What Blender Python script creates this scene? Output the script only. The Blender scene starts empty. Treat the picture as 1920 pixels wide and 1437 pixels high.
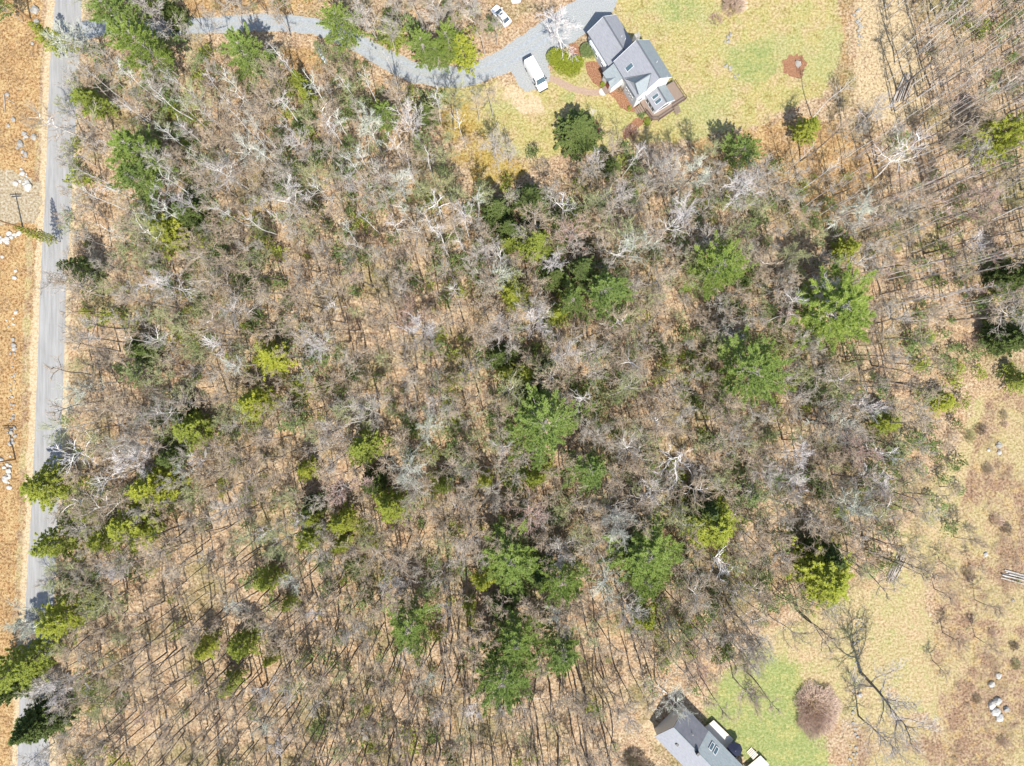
import bpy, bmesh, math, random
import numpy as np
from mathutils import Vector, Matrix, noise as mnoise
rad = math.radians
sc = bpy.context.scene
COL = sc.collection

# ------------------------------------------------------------------ camera, sky, sun, exposure
H = 128.0                                   # flying height in metres; 10 photo pixels = 1 m on the ground
cam_d = bpy.data.cameras.new('camera'); cam = bpy.data.objects.new('camera', cam_d); COL.objects.link(cam)
cam.location = (0, 0, H); cam.rotation_euler = (0, 0, 0)
cam_d.sensor_width = 36; cam_d.lens = 24; cam_d.clip_end = 6000; cam_d.clip_start = 1
sc.camera = cam
SUN_EL, SUN_AZ = rad(55), rad(168)          # azimuth clockwise from +Y
world = bpy.data.worlds.new('World'); sc.world = world; world.use_nodes = True
wn = world.node_tree; bg = wn.nodes['Background']
sky = wn.nodes.new('ShaderNodeTexSky'); sky.sky_type = 'NISHITA'; sky.sun_disc = False
sky.sun_elevation = SUN_EL; sky.sun_rotation = SUN_AZ
wn.links.new(sky.outputs[0], bg.inputs[0]); bg.inputs[1].default_value = 0.13
sl = bpy.data.lights.new('sun', 'SUN'); sl.energy = 4.6; sl.angle = rad(0.6); sl.color = (1.0, 0.96, 0.9)
so = bpy.data.objects.new('sun', sl); COL.objects.link(so)
sdir = Vector((math.sin(SUN_AZ) * math.cos(SUN_EL), math.cos(SUN_AZ) * math.cos(SUN_EL), math.sin(SUN_EL)))
so.rotation_euler = sdir.to_track_quat('Z', 'Y').to_euler(); so.location = (0, 0, 200)
sc.view_settings.view_transform = 'Standard'; sc.view_settings.look = 'None'
sc.view_settings.exposure = 0.87; sc.view_settings.gamma = 1.0

# ------------------------------------------------------------------ helpers
def W(px, py, z=0.0):
    """ground-plan position of something that stands z metres up and shows at photo pixel px, py"""
    k = (H - z) / H
    return ((px - 960) / 10 * k, (718.5 - py) / 10 * k)
def tag(o, label=None, cat=None, group=None, kind=None):
    if label: o['label'] = label
    if cat: o['category'] = cat
    if group: o['group'] = group
    if kind: o['kind'] = kind
    return o
def empty(name, loc, rz=0.0, s=1.0):
    o = bpy.data.objects.new(name, None); o.empty_display_size = 0.3; COL.objects.link(o)
    o.location = loc; o.rotation_euler = (0, 0, rz)
    o.scale = (s, s, s) if not isinstance(s, tuple) else s
    return o
def link(name, me, parent=None, mat=None):
    o = bpy.data.objects.new(name, me); COL.objects.link(o)
    if parent: o.parent = parent
    if mat: me.materials.append(mat)
    return o
def mesh(name, V, F, smooth=False):
    me = bpy.data.meshes.new(name); me.from_pydata([tuple(v) for v in V], [], F)
    if smooth: me.polygons.foreach_set('use_smooth', [True] * len(me.polygons))
    me.update(); return me
class MB:
    def __init__(s): s.V = []; s.F = []
    def add(s, V, F):
        n = len(s.V); s.V += [tuple(v) for v in V]; s.F += [tuple(i + n for i in f) for f in F]; return s
    def box(s, x0, x1, y0, y1, z0, z1):
        return s.add([(x0,y0,z0),(x1,y0,z0),(x1,y1,z0),(x0,y1,z0),(x0,y0,z1),(x1,y0,z1),(x1,y1,z1),(x0,y1,z1)],
                     [(0,3,2,1),(4,5,6,7),(0,1,5,4),(1,2,6,5),(2,3,7,6),(3,0,4,7)])
    def slab(s, pts, t):
        """polygon (any plane) thickened downwards by t"""
        n = len(pts); top = [tuple(p) for p in pts]; bot = [(p[0], p[1], p[2] - t) for p in pts]
        F = [tuple(range(n)), tuple(range(2*n-1, n-1, -1))] + [(i, i+n, (i+1) % n + n, (i+1) % n) for i in range(n)]
        return s.add(top + bot, F)
    def rod(s, a, b, r, r1=None, n=6):
        a = Vector(a); b = Vector(b); d = (b - a).normalized(); r1 = r if r1 is None else r1
        q = d.orthogonal().normalized(); w = d.cross(q); V = []
        for c, rr in ((a, r), (b, r1)):
            for i in range(n):
                t = 2*math.pi*i/n; V.append(c + (q*math.cos(t) + w*math.sin(t))*rr)
        F = [(i, (i+1) % n, (i+1) % n + n, i+n) for i in range(n)] + [tuple(range(n-1, -1, -1)), tuple(range(n, 2*n))]
        return s.add(V, F)
    def cyl(s, c, r, h, n=16):
        return s.rod(c, (c[0], c[1], c[2]+h), r, n=n)
    def build(s, name, mat, parent=None, smooth=False):
        return link(name, mesh(name, s.V, s.F, smooth), parent, mat)

# ------------------------------------------------------------------ materials
def newmat(name):
    m = bpy.data.materials.new(name); m.use_nodes = True
    return m, m.node_tree, m.node_tree.nodes['Principled BSDF']
DIM = {'asphalt':.58,'gravel':.66,'wheel_track':.62,'red_mulch':.6,'garden_path':.5,'packed_dirt':.5,'pale_siding':.62,'grey_shingles':.52,'green_grey_shingles':.58,'dark_shingles':.8,'deck_boards':.6,'bleached_boards':.8,'concrete':.6,'chimney_stone':.6,'pale_granite':.5,'white_granite':.55,'weathered_log':.6,'bleached_log':.58,'pole_wood':.7,'white_trim':.85}
def mk(name, cols, scale=2.0, rough=0.85, detail=6, coord='Object', bump=0.0, bscale=None, spec=0.3, metal=0.0, stretch=None, rand=None, trans=0.0):
    """cols = [(position, colour), ...] through a noise; rand = second colour reached by some of the copies"""
    q = DIM.get(name, 1.0); cols = [(p, tuple(v*q for v in c)) for p, c in cols]
    m, nt, b = newmat(name); N = nt.nodes; L = nt.links
    tc = N.new('ShaderNodeTexCoord'); src = tc.outputs[coord]
    if coord == 'World':
        pass
    if stretch:
        mp = N.new('ShaderNodeMapping'); mp.inputs['Scale'].default_value = stretch; L.new(src, mp.inputs[0]); src = mp.outputs[0]
    nz = N.new('ShaderNodeTexNoise'); nz.inputs['Scale'].default_value = scale; nz.inputs['Detail'].default_value = detail
    nz.inputs['Roughness'].default_value = 0.65
    L.new(src, nz.inputs['Vector'])
    cr = N.new('ShaderNodeValToRGB'); e = cr.color_ramp.elements
    e[0].position = cols[0][0]; e[0].color = (*cols[0][1], 1); e[1].position = cols[-1][0]; e[1].color = (*cols[-1][1], 1)
    for p, c in cols[1:-1]:
        x = e.new(p); x.color = (*c, 1)
    L.new(nz.outputs[0], cr.inputs[0]); out = cr.outputs[0]
    if rand:
        oi = N.new('ShaderNodeObjectInfo'); mx = N.new('ShaderNodeMix'); mx.data_type = 'RGBA'
        L.new(oi.outputs['Random'], mx.inputs[0]); L.new(out, mx.inputs[6]); mx.inputs[7].default_value = (*rand, 1); out = mx.outputs[2]
    L.new(out, b.inputs['Base Color'])
    b.inputs['Roughness'].default_value = rough; b.inputs['Metallic'].default_value = metal
    b.inputs['Specular IOR Level'].default_value = spec
    if bump:
        nb = N.new('ShaderNodeTexNoise'); nb.inputs['Scale'].default_value = bscale or scale*3; nb.inputs['Detail'].default_value = 5
        L.new(src, nb.inputs['Vector']); bp = N.new('ShaderNodeBump'); bp.inputs['Strength'].default_value = bump; bp.inputs['Distance'].default_value = 0.1
        L.new(nb.outputs[0], bp.inputs['Height']); L.new(bp.outputs[0], b.inputs['Normal'])
    if trans:
        t = N.new('ShaderNodeBsdfTranslucent'); L.new(out, t.inputs[0]); ms = N.new('ShaderNodeMixShader'); ms.inputs[0].default_value = trans
        L.new(b.outputs[0], ms.inputs[1]); L.new(t.outputs[0], ms.inputs[2]); L.new(ms.outputs[0], nt.nodes['Material Output'].inputs[0])
    return m
def flat(name, c, rough=0.6, spec=0.4, metal=0.0):
    d = tuple(x*0.85 for x in c)
    return mk(name, [(0.35, d), (0.65, c)], scale=3, rough=rough, spec=spec, metal=metal)

M = {}
M['brown_shrub'] = mk('brown_shrub', [(.3,(.42,.31,.24)),(.7,(.68,.53,.42))], .6, spec=.05)
M['bark_dark'] = mk('bark_dark', [(0.3,(.07,.052,.04)),(0.7,(.17,.14,.115))], 3, stretch=(1,1,.3), rand=(.2,.17,.15), spec=.1)
M['bark_grey'] = mk('bark_grey', [(0.3,(0.312,0.273,0.24)),(0.7,(0.598,0.546,0.494))], 3, stretch=(0.82,0.82,0.39), rand=(0.39,0.351,0.312), spec=.1)
M['bark_pale'] = mk('bark_pale', [(0.3,(.42,.39,.35)),(0.55,(.72,.69,.64))], 4, stretch=(1,1,2), rand=(.6,.56,.52), spec=.1)
M['twig_grey'] = mk('twig_grey', [(0.3,(.315,.28,.245)),(0.7,(.54,.495,.44))], .5, rand=(.35,.315,.26), spec=.1)
M['twig_tan'] = mk('twig_tan', [(0.3,(.28,.215,.15)),(0.7,(.48,.39,.28))], .5, rand=(.36,.29,.21), spec=.1)
M['twig_pink'] = mk('twig_pink', [(0.3,(.36,.235,.19)),(0.7,(.55,.4,.335))], .5, rand=(.4,.28,.225), spec=.1)
M['twig_green'] = mk('twig_green', [(0.3,(0.23,0.248,0.12)),(0.7,(0.396,0.414,0.221))], .5, rand=(0.313,0.304,0.147), spec=.1)
M['twig_white'] = mk('twig_white', [(0.3,(.46,.42,.4)),(0.7,(.7,.66,.63))], .5, rand=(.5,.46,.43), spec=.1)
M['twig_lichen'] = mk('twig_lichen', [(0.3,(.38,.39,.31)),(0.7,(.58,.6,.49))], .5, rand=(.43,.43,.36), spec=.1)
M['pine'] = mk('pine_needles', [(0.3,(.18,.255,.05)),(0.5,(.28,.36,.075)),(0.72,(.39,.45,.12))], .7, rand=(.24,.32,.09), spec=.2, trans=.35)
M['olive'] = mk('hemlock_needles', [(0.3,(.23,.265,.035)),(0.5,(.4,.425,.06)),(0.72,(.56,.55,.1))], .9, rand=(.3,.35,.07), spec=.2, trans=.4)
M['spruce'] = mk('spruce_needles', [(0.3,(.11,.15,.045)),(0.6,(.17,.215,.06)),(0.75,(.24,.28,.08))], 1., rand=(.15,.2,.06), spec=.2, trans=.35)
M['soft'] = mk('young_leaves', [(0.3,(.19,.27,.09)),(0.6,(.27,.35,.13)),(0.75,(.34,.4,.18))], .8, rand=(.29,.32,.15), spec=.1, trans=.45)
M['rhodo'] = mk('rhododendron_leaves', [(0.3,(.2,.24,.02)),(0.6,(.3,.33,.04)),(0.75,(.4,.4,.07))], 1.5, spec=.3, trans=.2)

# ------------------------------------------------------------------ ground with its zones
def poly_mask(X, Y, pts):
    ins = np.zeros(X.shape, bool); n = len(pts)
    for i in range(n):
        x0, y0 = pts[i]; x1, y1 = pts[(i+1) % n]
        if y0 == y1: continue
        c = ((Y < y0) != (Y < y1)) & (X < (x1-x0)*(Y-y0)/(y1-y0) + x0)
        ins ^= c
    return ins.astype(float)
def blur(a, n):
    for _ in range(n):
        p = np.pad(a, 1, mode='edge')
        a = (p[:-2,1:-1]+p[2:,1:-1]+p[1:-1,:-2]+p[1:-1,2:]+p[1:-1,1:-1]*2)/6
    return a
def line_mask(X, Y, pts, w):
    d = np.full(X.shape, 1e9)
    for (x0,y0),(x1,y1) in zip(pts[:-1], pts[1:]):
        dx, dy = x1-x0, y1-y0; t = np.clip(((X-x0)*dx+(Y-y0)*dy)/(dx*dx+dy*dy), 0, 1)
        d = np.minimum(d, np.hypot(X-x0-t*dx, Y-y0-t*dy))
    return np.clip((w-d)/w*1.5+.25, 0, 1)
def build_ground():
    xs = np.concatenate([[-3000,-1200,-500,-250,-150], np.arange(-116, 116.1, .6), [150,250,500,1200,3000]])
    ys = np.concatenate([[-3000,-1200,-500,-250,-130], np.arange(-92, 92.1, .6), [130,250,500,1200,3000]])
    GX, GY = np.meshgrid(xs, ys); PX = GX*10+960; PY = 718.5-GY*10
    z = {}
    z['lawn'] = blur(poly_mask(PX, PY, [(1110,-60),(1560,-60),(1578,60),(1572,130),(1530,185),(1470,205),(1430,232),(1350,247),(1290,262),(1240,272),(1190,262),(1150,275),(1110,290),(1060,292),(1000,300),(950,290),(905,260),(860,215),(815,185),(808,165),(850,166),(930,150),(1010,170),(1035,140),(1050,95),(1100,90),(1160,60),(1150,20),(1110,10)]), 9)
    z['green'] = blur(np.maximum.reduce([poly_mask(PX, PY, [(1370,75),(1430,62),(1465,85),(1470,130),(1440,165),(1400,172),(1372,150),(1362,105)])*.6,
        poly_mask(PX, PY, [(1235,-40),(1320,-40),(1310,30),(1260,50),(1235,25)])*.8, blur(poly_mask(PX, PY, [(1310,1345),(1345,1270),(1420,1215),(1500,1240),(1510,1300),(1500,1350),(1545,1400),(1585,1465),(1420,1465),(1370,1400)]), 14)*.95,
        poly_mask(PX, PY, [(1290,190),(1330,185),(1335,215),(1300,225)])*.7, poly_mask(PX, PY, [(1040,170),(1090,175),(1090,200),(1050,200)])*.6]), 12)
    z['pale'] = blur(poly_mask(PX, PY, [(1600,-60),(1695,-60),(1715,60),(1738,150),(1735,205),(1690,235),(1640,225),(1600,190),(1600,90)]), 9)
    z['gold'] = blur(np.maximum.reduce([poly_mask(PX, PY, [(800,165),(870,180),(915,230),(950,290),(1000,300),(985,345),(930,360),(880,350),(845,290),(810,230)])*.62,
        poly_mask(PX, PY, [(960,300),(1060,292),(1120,290),(1010,330)])*.6]), 12)
    z['orange'] = blur(np.maximum.reduce([poly_mask(PX, PY, [(-400,-300),(82,-300),(74,350),(66,600),(56,900),(46,1100),(36,1270),(20,1460),(10,1800),(-400,1800)]),
        poly_mask(PX, PY, [(280,-60),(620,-60),(600,18),(480,26),(360,28),(280,26)])*.8, poly_mask(PX, PY, [(520,85),(600,95),(610,125),(560,150),(520,130)])*.9,
        poly_mask(PX, PY, [(1565,-40),(1598,-40),(1600,120),(1590,190),(1560,180),(1572,90)])*.6,
        poly_mask(PX, PY, [(1290,262),(1420,235),(1500,210),(1600,230),(1660,320),(1640,400),(1560,440),(1450,330),(1300,320)])*.75]), 9)
    z['meadow'] = blur(np.maximum.reduce([line_mask(PX, PY, [(1858,770),(1838,840),(1800,900),(1768,950),(1742,1010),(1708,1060),(1690,1120),(1708,1200),(1742,1290),(1795,1350),(1822,1480)], 44),
        poly_mask(PX, PY, [(1400,1210),(1500,1160),(1640,1090),(1720,1060),(1760,1200),(1740,1330),(1600,1370),(1500,1300),(1340,1350),(1330,1290)])*.85]), 12)
    z['brush'] = blur(np.maximum(line_mask(PX, PY, [(82,100),(78,250),(70,340)], 9), line_mask(PX, PY, [(56,440),(50,640),(46,800),(43,900),(36,1070),(28,1180)], 9))*.8, 1)
    z['meadow'] = np.maximum(z['meadow'], .0)
    z['brush'] = np.maximum(z['brush'], blur(np.maximum(poly_mask(PX, PY, [(1850,740),(2300,700),(2300,1600),(1840,1600),(1760,1330),(1745,1220),(1760,1080),(1790,1000),(1810,900)]),
        poly_mask(PX, PY, [(1590,1370),(1740,1340),(1800,1460),(1590,1460)])*.9), 9))
    z['sand'] = blur(np.maximum.reduce([line_mask(PX, PY, [(103,-80),(92,130),(84,360),(74,540),(67,720),(58,940),(52,1077),(46,1200),(30,1460)], 13),
        line_mask(PX, PY, [(162,-80),(160,30),(152,80)], 22)*.9, line_mask(PX, PY, [(146,160),(134,420),(124,640),(116,860),(108,1000)], 8)*.9, line_mask(PX, PY, [(100,1390),(98,1460)], 8),
        poly_mask(PX, PY, [(940,150),(1010,172),(1030,210),(980,215),(900,170)])*.7,
        poly_mask(PX, PY, [(1240,1400),(1160,1400),(1100,1340),(1180,1300),(1240,1360)])*.3]), 1)
    V = np.stack([GX.ravel(), GY.ravel(), np.zeros(GX.size)], 1)
    ny, nx = GX.shape; i = np.arange(ny*nx).reshape(ny, nx)
    F = np.stack([i[:-1,:-1].ravel(), i[:-1,1:].ravel(), i[1:,1:].ravel(), i[1:,:-1].ravel()], 1)
    me = bpy.data.meshes.new('ground'); me.from_pydata(V.tolist(), [], F.tolist())
    for nm, ks in (('zone_one', ('lawn','green','pale','gold')), ('zone_two', ('orange','meadow','brush','sand'))):
        at = me.attributes.new(nm, 'FLOAT_COLOR', 'POINT')
        at.data.foreach_set('color', np.stack([z[k].ravel() for k in ks], 1).ravel().astype(np.float32))
    g = link('ground', me); tag(g, 'leaf-strewn ground with lawn, meadow and cut-over strips', 'ground', kind='structure')
    m, nt, b = newmat('ground'); N = nt.nodes; L = nt.links; me.materials.append(m)
    tc = N.new('ShaderNodeTexCoord')
    def nz(scale, detail=6, rough=.65, dist=0.0):
        n = N.new('ShaderNodeTexNoise'); n.inputs['Scale'].default_value = scale; n.inputs['Detail'].default_value = detail
        n.inputs['Roughness'].default_value = rough; n.inputs['Distortion'].default_value = dist; L.new(tc.outputs['Object'], n.inputs['Vector']); return n.outputs[0]
    def ramp(src, cols):
        cr = N.new('ShaderNodeValToRGB'); e = cr.color_ramp.elements
        e[0].position = cols[0][0]; e[0].color = (*cols[0][1], 1); e[1].position = cols[-1][0]; e[1].color = (*cols[-1][1], 1)
        for p, c in cols[1:-1]:
            x = e.new(p); x.color = (*c, 1)
        L.new(src, cr.inputs[0]); return cr.outputs[0]
    def mix(f, a, c, mode='MIX'):
        mx = N.new('ShaderNodeMix'); mx.data_type = 'RGBA'; mx.blend_type = mode
        if isinstance(f, float): mx.inputs[0].default_value = f
        else: L.new(f, mx.inputs[0])
        L.new(a, mx.inputs[6]); L.new(c, mx.inputs[7]); return mx.outputs[2]
    def mth(op, a, c):
        x = N.new('ShaderNodeMath'); x.operation = op; x.use_clamp = False
        for k, v in enumerate((a, c)):
            if isinstance(v, (int, float)): x.inputs[k].default_value = v
            else: L.new(v, x.inputs[k])
        return x.outputs[0]
    fine = nz(2.2, 9, .82); mid = nz(.42, 8, .72, .4); mid2 = nz(.23, 7, .7, .3); big = nz(.09, 5, .62); edge = nz(.16, 9, .72)
    def hard(src, a=.44, c=.58, t=1.0): return ramp(src, [(a,(0,0,0)),(c,(t,t,t))])
    spk = nz(5.5, 4, .8)
    fine = mth('ADD', mth('MULTIPLY', mth('SUBTRACT', fine, .5), 1.75), .5); mid = mth('ADD', mth('MULTIPLY', mth('SUBTRACT', mid, .5), 1.3), .5)
    leaf_f = ramp(fine, [(.34,(.2,.135,.085)),(.44,(.46,.34,.215)),(.54,(.68,.54,.37)),(.66,(.88,.76,.58))])
    leaf_p = ramp(fine, [(.34,(.18,.115,.07)),(.45,(.4,.275,.175)),(.56,(.6,.44,.3)),(.68,(.8,.64,.47))])
    litter = mix(ramp(mid, [(.42,(0,0,0)),(.6,(1,1,1))]), leaf_f, leaf_p)
    moss = ramp(fine, [(.36,(.12,.12,.045)),(.55,(.3,.29,.12)),(.68,(.5,.45,.22))])
    litter = mix(hard(mid2, .52, .62, .55), litter, ramp(fine, [(.34,(.2,.11,.05)),(.45,(.48,.29,.15)),(.56,(.7,.47,.26)),(.68,(.86,.66,.42))]))
    litter = mix(ramp(big, [(.5,(0,0,0)),(.66,(.7,.7,.7))]), litter, moss)
    lawn0 = mix(ramp(mid, [(.42,(0,0,0)),(.6,(1,1,1))]), ramp(fine, [(.32,(.36,.3,.1)),(.5,(.6,.53,.23)),(.66,(.78,.72,.38))]), ramp(fine, [(.32,(.34,.33,.1)),(.5,(.53,.53,.21)),(.66,(.72,.72,.36))]))
    tanp = ramp(fine, [(.36,(.4,.28,.15)),(.48,(.66,.5,.31)),(.64,(.86,.72,.5))])
    lgr = ramp(fine, [(.34,(.3,.34,.12)),(.48,(.47,.51,.22)),(.64,(.66,.69,.38))])
    drk = ramp(fine, [(.36,(.22,.17,.05)),(.5,(.46,.37,.14)),(.64,(.68,.58,.28))])
    lawn = mix(hard(mid2, .46, .62, .75), lawn0, tanp); lawn = mix(hard(mid, .55, .66, .8), lawn, drk); lawn = mix(hard(big, .5, .62, .7), lawn, lgr)
    green = ramp(fine, [(.33,(.23,.3,.09)),(.5,(.38,.46,.17)),(.66,(.56,.62,.3))])
    pale = ramp(fine, [(.36,(.35,.25,.14)),(.46,(.66,.53,.33)),(.62,(.86,.75,.52))])
    gold = mix(hard(mid, .48, .6, .8), ramp(fine, [(.34,(.27,.2,.05)),(.5,(.52,.41,.12)),(.66,(.74,.6,.24))]), ramp(fine, [(.34,(.22,.13,.04)),(.5,(.48,.33,.1)),(.66,(.7,.54,.24))]))
    orange = mix(ramp(mid, [(.42,(0,0,0)),(.58,(1,1,1))]), ramp(fine, [(.35,(.2,.11,.045)),(.46,(.5,.3,.13)),(.62,(.76,.54,.3))]), ramp(fine, [(.35,(.28,.16,.06)),(.46,(.6,.42,.2)),(.62,(.82,.65,.38))]))
    mead = mix(ramp(mid, [(.42,(0,0,0)),(.6,(1,1,1))]), ramp(fine, [(.34,(.36,.29,.14)),(.5,(.62,.52,.29)),(.66,(.82,.73,.48))]), ramp(fine, [(.34,(.36,.33,.13)),(.5,(.58,.53,.26)),(.66,(.76,.71,.42))]))
    mead = mix(hard(mid2, .48, .62, .8), mead, tanp); mead = mix(hard(mid, .57, .68, .6), mead, lgr)
    green = mix(hard(mid, .5, .62, .75), green, lawn0)
    brush = mix(ramp(mid, [(.44,(0,0,0)),(.56,(1,1,1))]), ramp(fine, [(.36,(.22,.14,.09)),(.47,(.44,.31,.21)),(.64,(.66,.52,.38))]), ramp(fine, [(.36,(.26,.19,.1)),(.47,(.55,.43,.24)),(.64,(.74,.62,.4))]))
    brush = mix(hard(mid2, .46, .56, .9), brush, ramp(fine, [(.36,(.14,.09,.055)),(.47,(.34,.22,.15)),(.64,(.58,.42,.3))])); brush = mix(hard(big, .47, .56, .85), brush, mead); brush = mix(hard(mid, .56, .64, .7), brush, ramp(fine, [(.36,(.3,.2,.08)),(.47,(.6,.42,.2)),(.64,(.8,.64,.36))]))
    orange = mix(hard(mid2, .46, .56, .85), orange, ramp(fine, [(.38,(.2,.12,.06)),(.48,(.42,.27,.13)),(.62,(.7,.5,.28))]))
    pale = mix(hard(mid, .56, .66, .8), pale, leaf_f)
    sand = ramp(fine, [(.34,(.55,.42,.25)),(.5,(.78,.65,.44)),(.66,(.9,.8,.6))])
    za = N.new('ShaderNodeAttribute'); za.attribute_name = 'zone_one'; zb = N.new('ShaderNodeAttribute'); zb.attribute_name = 'zone_two'
    sa = N.new('ShaderNodeSeparateColor'); L.new(za.outputs['Color'], sa.inputs[0]); sb = N.new('ShaderNodeSeparateColor'); L.new(zb.outputs['Color'], sb.inputs[0])
    def fac(w):
        e = mth('ADD', w, mth('MULTIPLY', mth('ADD', mth('SUBTRACT', edge, .5), mth('MULTIPLY', mth('SUBTRACT', mid, .5), .5)), 2.0)); return ramp(e, [(.35,(0,0,0)),(.65,(1,1,1))])
    def facw(w):   # no zone, no patches
        return mth('MULTIPLY', fac(w), mth('MINIMUM', mth('MULTIPLY', w, 6.0), 1.0))
    col = litter
    og = N.new('ShaderNodeRGB'); og.outputs[0].default_value = (.94, .93, .92, 1)
    orange, pale, lawn, gold, mead, brush, green, sand = [mix(1.0, c, og.outputs[0], 'MULTIPLY') for c in (orange, pale, lawn, gold, mead, brush, green, sand)]
    for w, c in ((sb.outputs[0], orange), (sa.outputs[2], pale), (sa.outputs[0], lawn), (za.outputs['Alpha'], gold), (sb.outputs[1], mead), (sb.outputs[2], brush), (sa.outputs[1], green), (zb.outputs['Alpha'], sand)):
        col = mix(facw(w), col, c)
    gk = N.new('ShaderNodeRGB'); gk.outputs[0].default_value = (.64, .605, .555, 1); col = mix(1.0, col, gk.outputs[0], 'MULTIPLY')
    L.new(col, b.inputs['Base Color']); b.inputs['Roughness'].default_value = .95; b.inputs['Specular IOR Level'].default_value = .1
    bp = N.new('ShaderNodeBump'); bp.inputs['Strength'].default_value = .9; bp.inputs['Distance'].default_value = .18
    L.new(mth('ADD', fine, mth('MULTIPLY', spk, .5)), bp.inputs['Height']); L.new(bp.outputs[0], b.inputs['Normal'])
build_ground()

def densify(pts, step, jit, rng, closed=True):
    out = []; n = len(pts)
    for i in range(n if closed else n-1):
        a = pts[i]; b = pts[(i+1) % n]; d = math.dist(a, b); k = max(1, int(d/step))
        for j in range(k):
            t = j/k; out.append((a[0]+(b[0]-a[0])*t+rng.uniform(-jit, jit), a[1]+(b[1]-a[1])*t+rng.uniform(-jit, jit)))
    if not closed: out.append(pts[-1])
    return out
def sheet(name, pts_px, z, mat, jit=.12, step=.7, seed=1):
    rng = random.Random(seed); pts = densify([W(*p) for p in pts_px], step, jit, rng)
    bm = bmesh.new(); vs = [bm.verts.new((x, y, z)) for x, y in pts]; f = bm.faces.new(vs)
    bmesh.ops.triangulate(bm, faces=[f]); bm.normal_update()
    me = bpy.data.meshes.new(name); bm.to_mesh(me); bm.free()
    for p in me.polygons:
        if p.normal.z < 0: p.flip()
    o = link(name, me, None, mat); tag(o, kind='structure'); return o
def ribbon(name, cl, widths, z, mat, jit=.1, seed=2):
    rng = random.Random(seed); P = [Vector(W(*p)) for p in cl]; Q = []; Wd = []
    for i in range(len(P)-1):
        p0 = P[max(0, i-1)]; p1 = P[i]; p2 = P[i+1]; p3 = P[min(len(P)-1, i+2)]; k = max(2, int((p2-p1).length/.8))
        for j in range(k):
            t = j/k; Q.append(.5*((2*p1)+(-p0+p2)*t+(2*p0-5*p1+4*p2-p3)*t*t+(-p0+3*p1-3*p2+p3)*t**3)); Wd.append(widths[i]*(1-t)+widths[i+1]*t)
    Q.append(P[-1]); Wd.append(widths[-1]); V = []; F = []
    for i, q in enumerate(Q):
        d = (Q[min(i+1, len(Q)-1)]-Q[max(i-1, 0)]).normalized(); n = Vector((-d.y, d.x))
        for s in (1, .33, -.33, -1):
            j = rng.uniform(-jit, jit) if abs(s) == 1 else 0
            V.append((*(q+n*(s*Wd[i]/2+j)), z))
    for i in range(len(Q)-1):
        for k in range(3): F.append((i*4+k+1, (i+1)*4+k+1, (i+1)*4+k, i*4+k))
    me = mesh(name, V, F)
    for p in me.polygons:
        if p.normal.z < 0: p.flip()
    o = link(name, me, None, mat); tag(o, kind='structure'); return o
m_road = mk('asphalt', [(.3,(.33,.325,.31)),(.5,(.43,.42,.4)),(.72,(.53,.52,.5))], 1.3, stretch=(1.6,.1,1), bump=.3, bscale=9, detail=10, spec=.2)
m_grav = mk('gravel', [(.32,(.27,.285,.28)),(.46,(.37,.385,.375)),(.56,(.44,.45,.435)),(.7,(.56,.56,.54))], 5, bump=.5, bscale=8, detail=9, spec=.1)
m_track = mk('wheel_track', [(.3,(.3,.33,.35)),(.7,(.52,.55,.56))], 2.0, bump=.3, bscale=8, detail=9, spec=.1)
m_mulch = mk('red_mulch', [(.35,(.18,.085,.05)),(.5,(.38,.19,.105)),(.66,(.6,.36,.22))], 5, bump=.6, bscale=12, spec=.05)
m_path = mk('garden_path', [(.3,(.5,.35,.24)),(.7,(.7,.52,.39))], 3, bump=.3, spec=.05)
ribbon('road', [(130,-120),(128,0),(120,130),(110,360),(100,540),(94,720),(85,940),(77,1077),(71,1200),(64,1320),(62,1437),(60,1560)], [5,5,5.4,5,4.9,5,5.1,5.2,5.3,5.6,5.9,6], .008, m_road, .06)
ribbon('driveway', [(146,62),(200,50),(290,54),(350,50),(420,46),(500,42),(560,46),(610,54),(660,76),(700,98),(740,119),(780,136),(830,144),(880,140),(930,122),(985,92),(1030,60),(1070,40),(1115,12),(1135,-60)], [4,3,2.8,3,3,3.2,3.3,3.3,3.3,3.5,3.7,3.9,4,4,4.2,5,5,6,7,7], .004, m_grav, .16)
sheet('parking_area', [(950,118),(985,80),(1030,48),(1090,28),(1120,40),(1100,62),(1070,82),(1035,100),(1028,125),(1032,150),(1005,168),(984,172),(966,150)], .008, m_grav, .2)
sheet('mulch_bed', [(1097,118),(1112,114),(1124,118),(1133,140),(1140,158),(1128,168),(1112,155),(1100,138)], .012, m_mulch, .08, seed=3)
sheet('mulch_bed', [(1136,170),(1150,158),(1172,158),(1196,196),(1199,204),(1190,210),(1176,209),(1163,202),(1152,186),(1144,178)], .012, m_mulch, .08, seed=4)
sheet('mulch_bed', [(1210,220),(1206,232),(1195,242),(1180,255),(1168,262),(1168,250),(1180,232),(1192,221)], .012, m_mulch, .08, seed=5)
sheet('mulch_bed', [(1112,228),(1120,228),(1125,240),(1122,256),(1115,264),(1110,250)], .012, m_mulch, .08, seed=6)
sheet('mulch_bed', [(1470,110),(1482,102),(1500,103),(1510,115),(1510,132),(1502,144),(1485,145),(1470,138),(1466,124)], .012, m_mulch, .4, seed=7, step=.45)
sheet('mulch_bed', [(1066,86),(1080,80),(1090,95),(1092,110),(1080,112),(1070,102)], .012, m_mulch, .08, seed=8)
DR = [(146,62),(200,50),(290,54),(350,50),(420,46),(500,42),(560,46),(610,54),(660,76),(700,98),(740,119),(780,136),(830,144),(880,140),(930,122),(985,92),(1030,60)]
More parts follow.
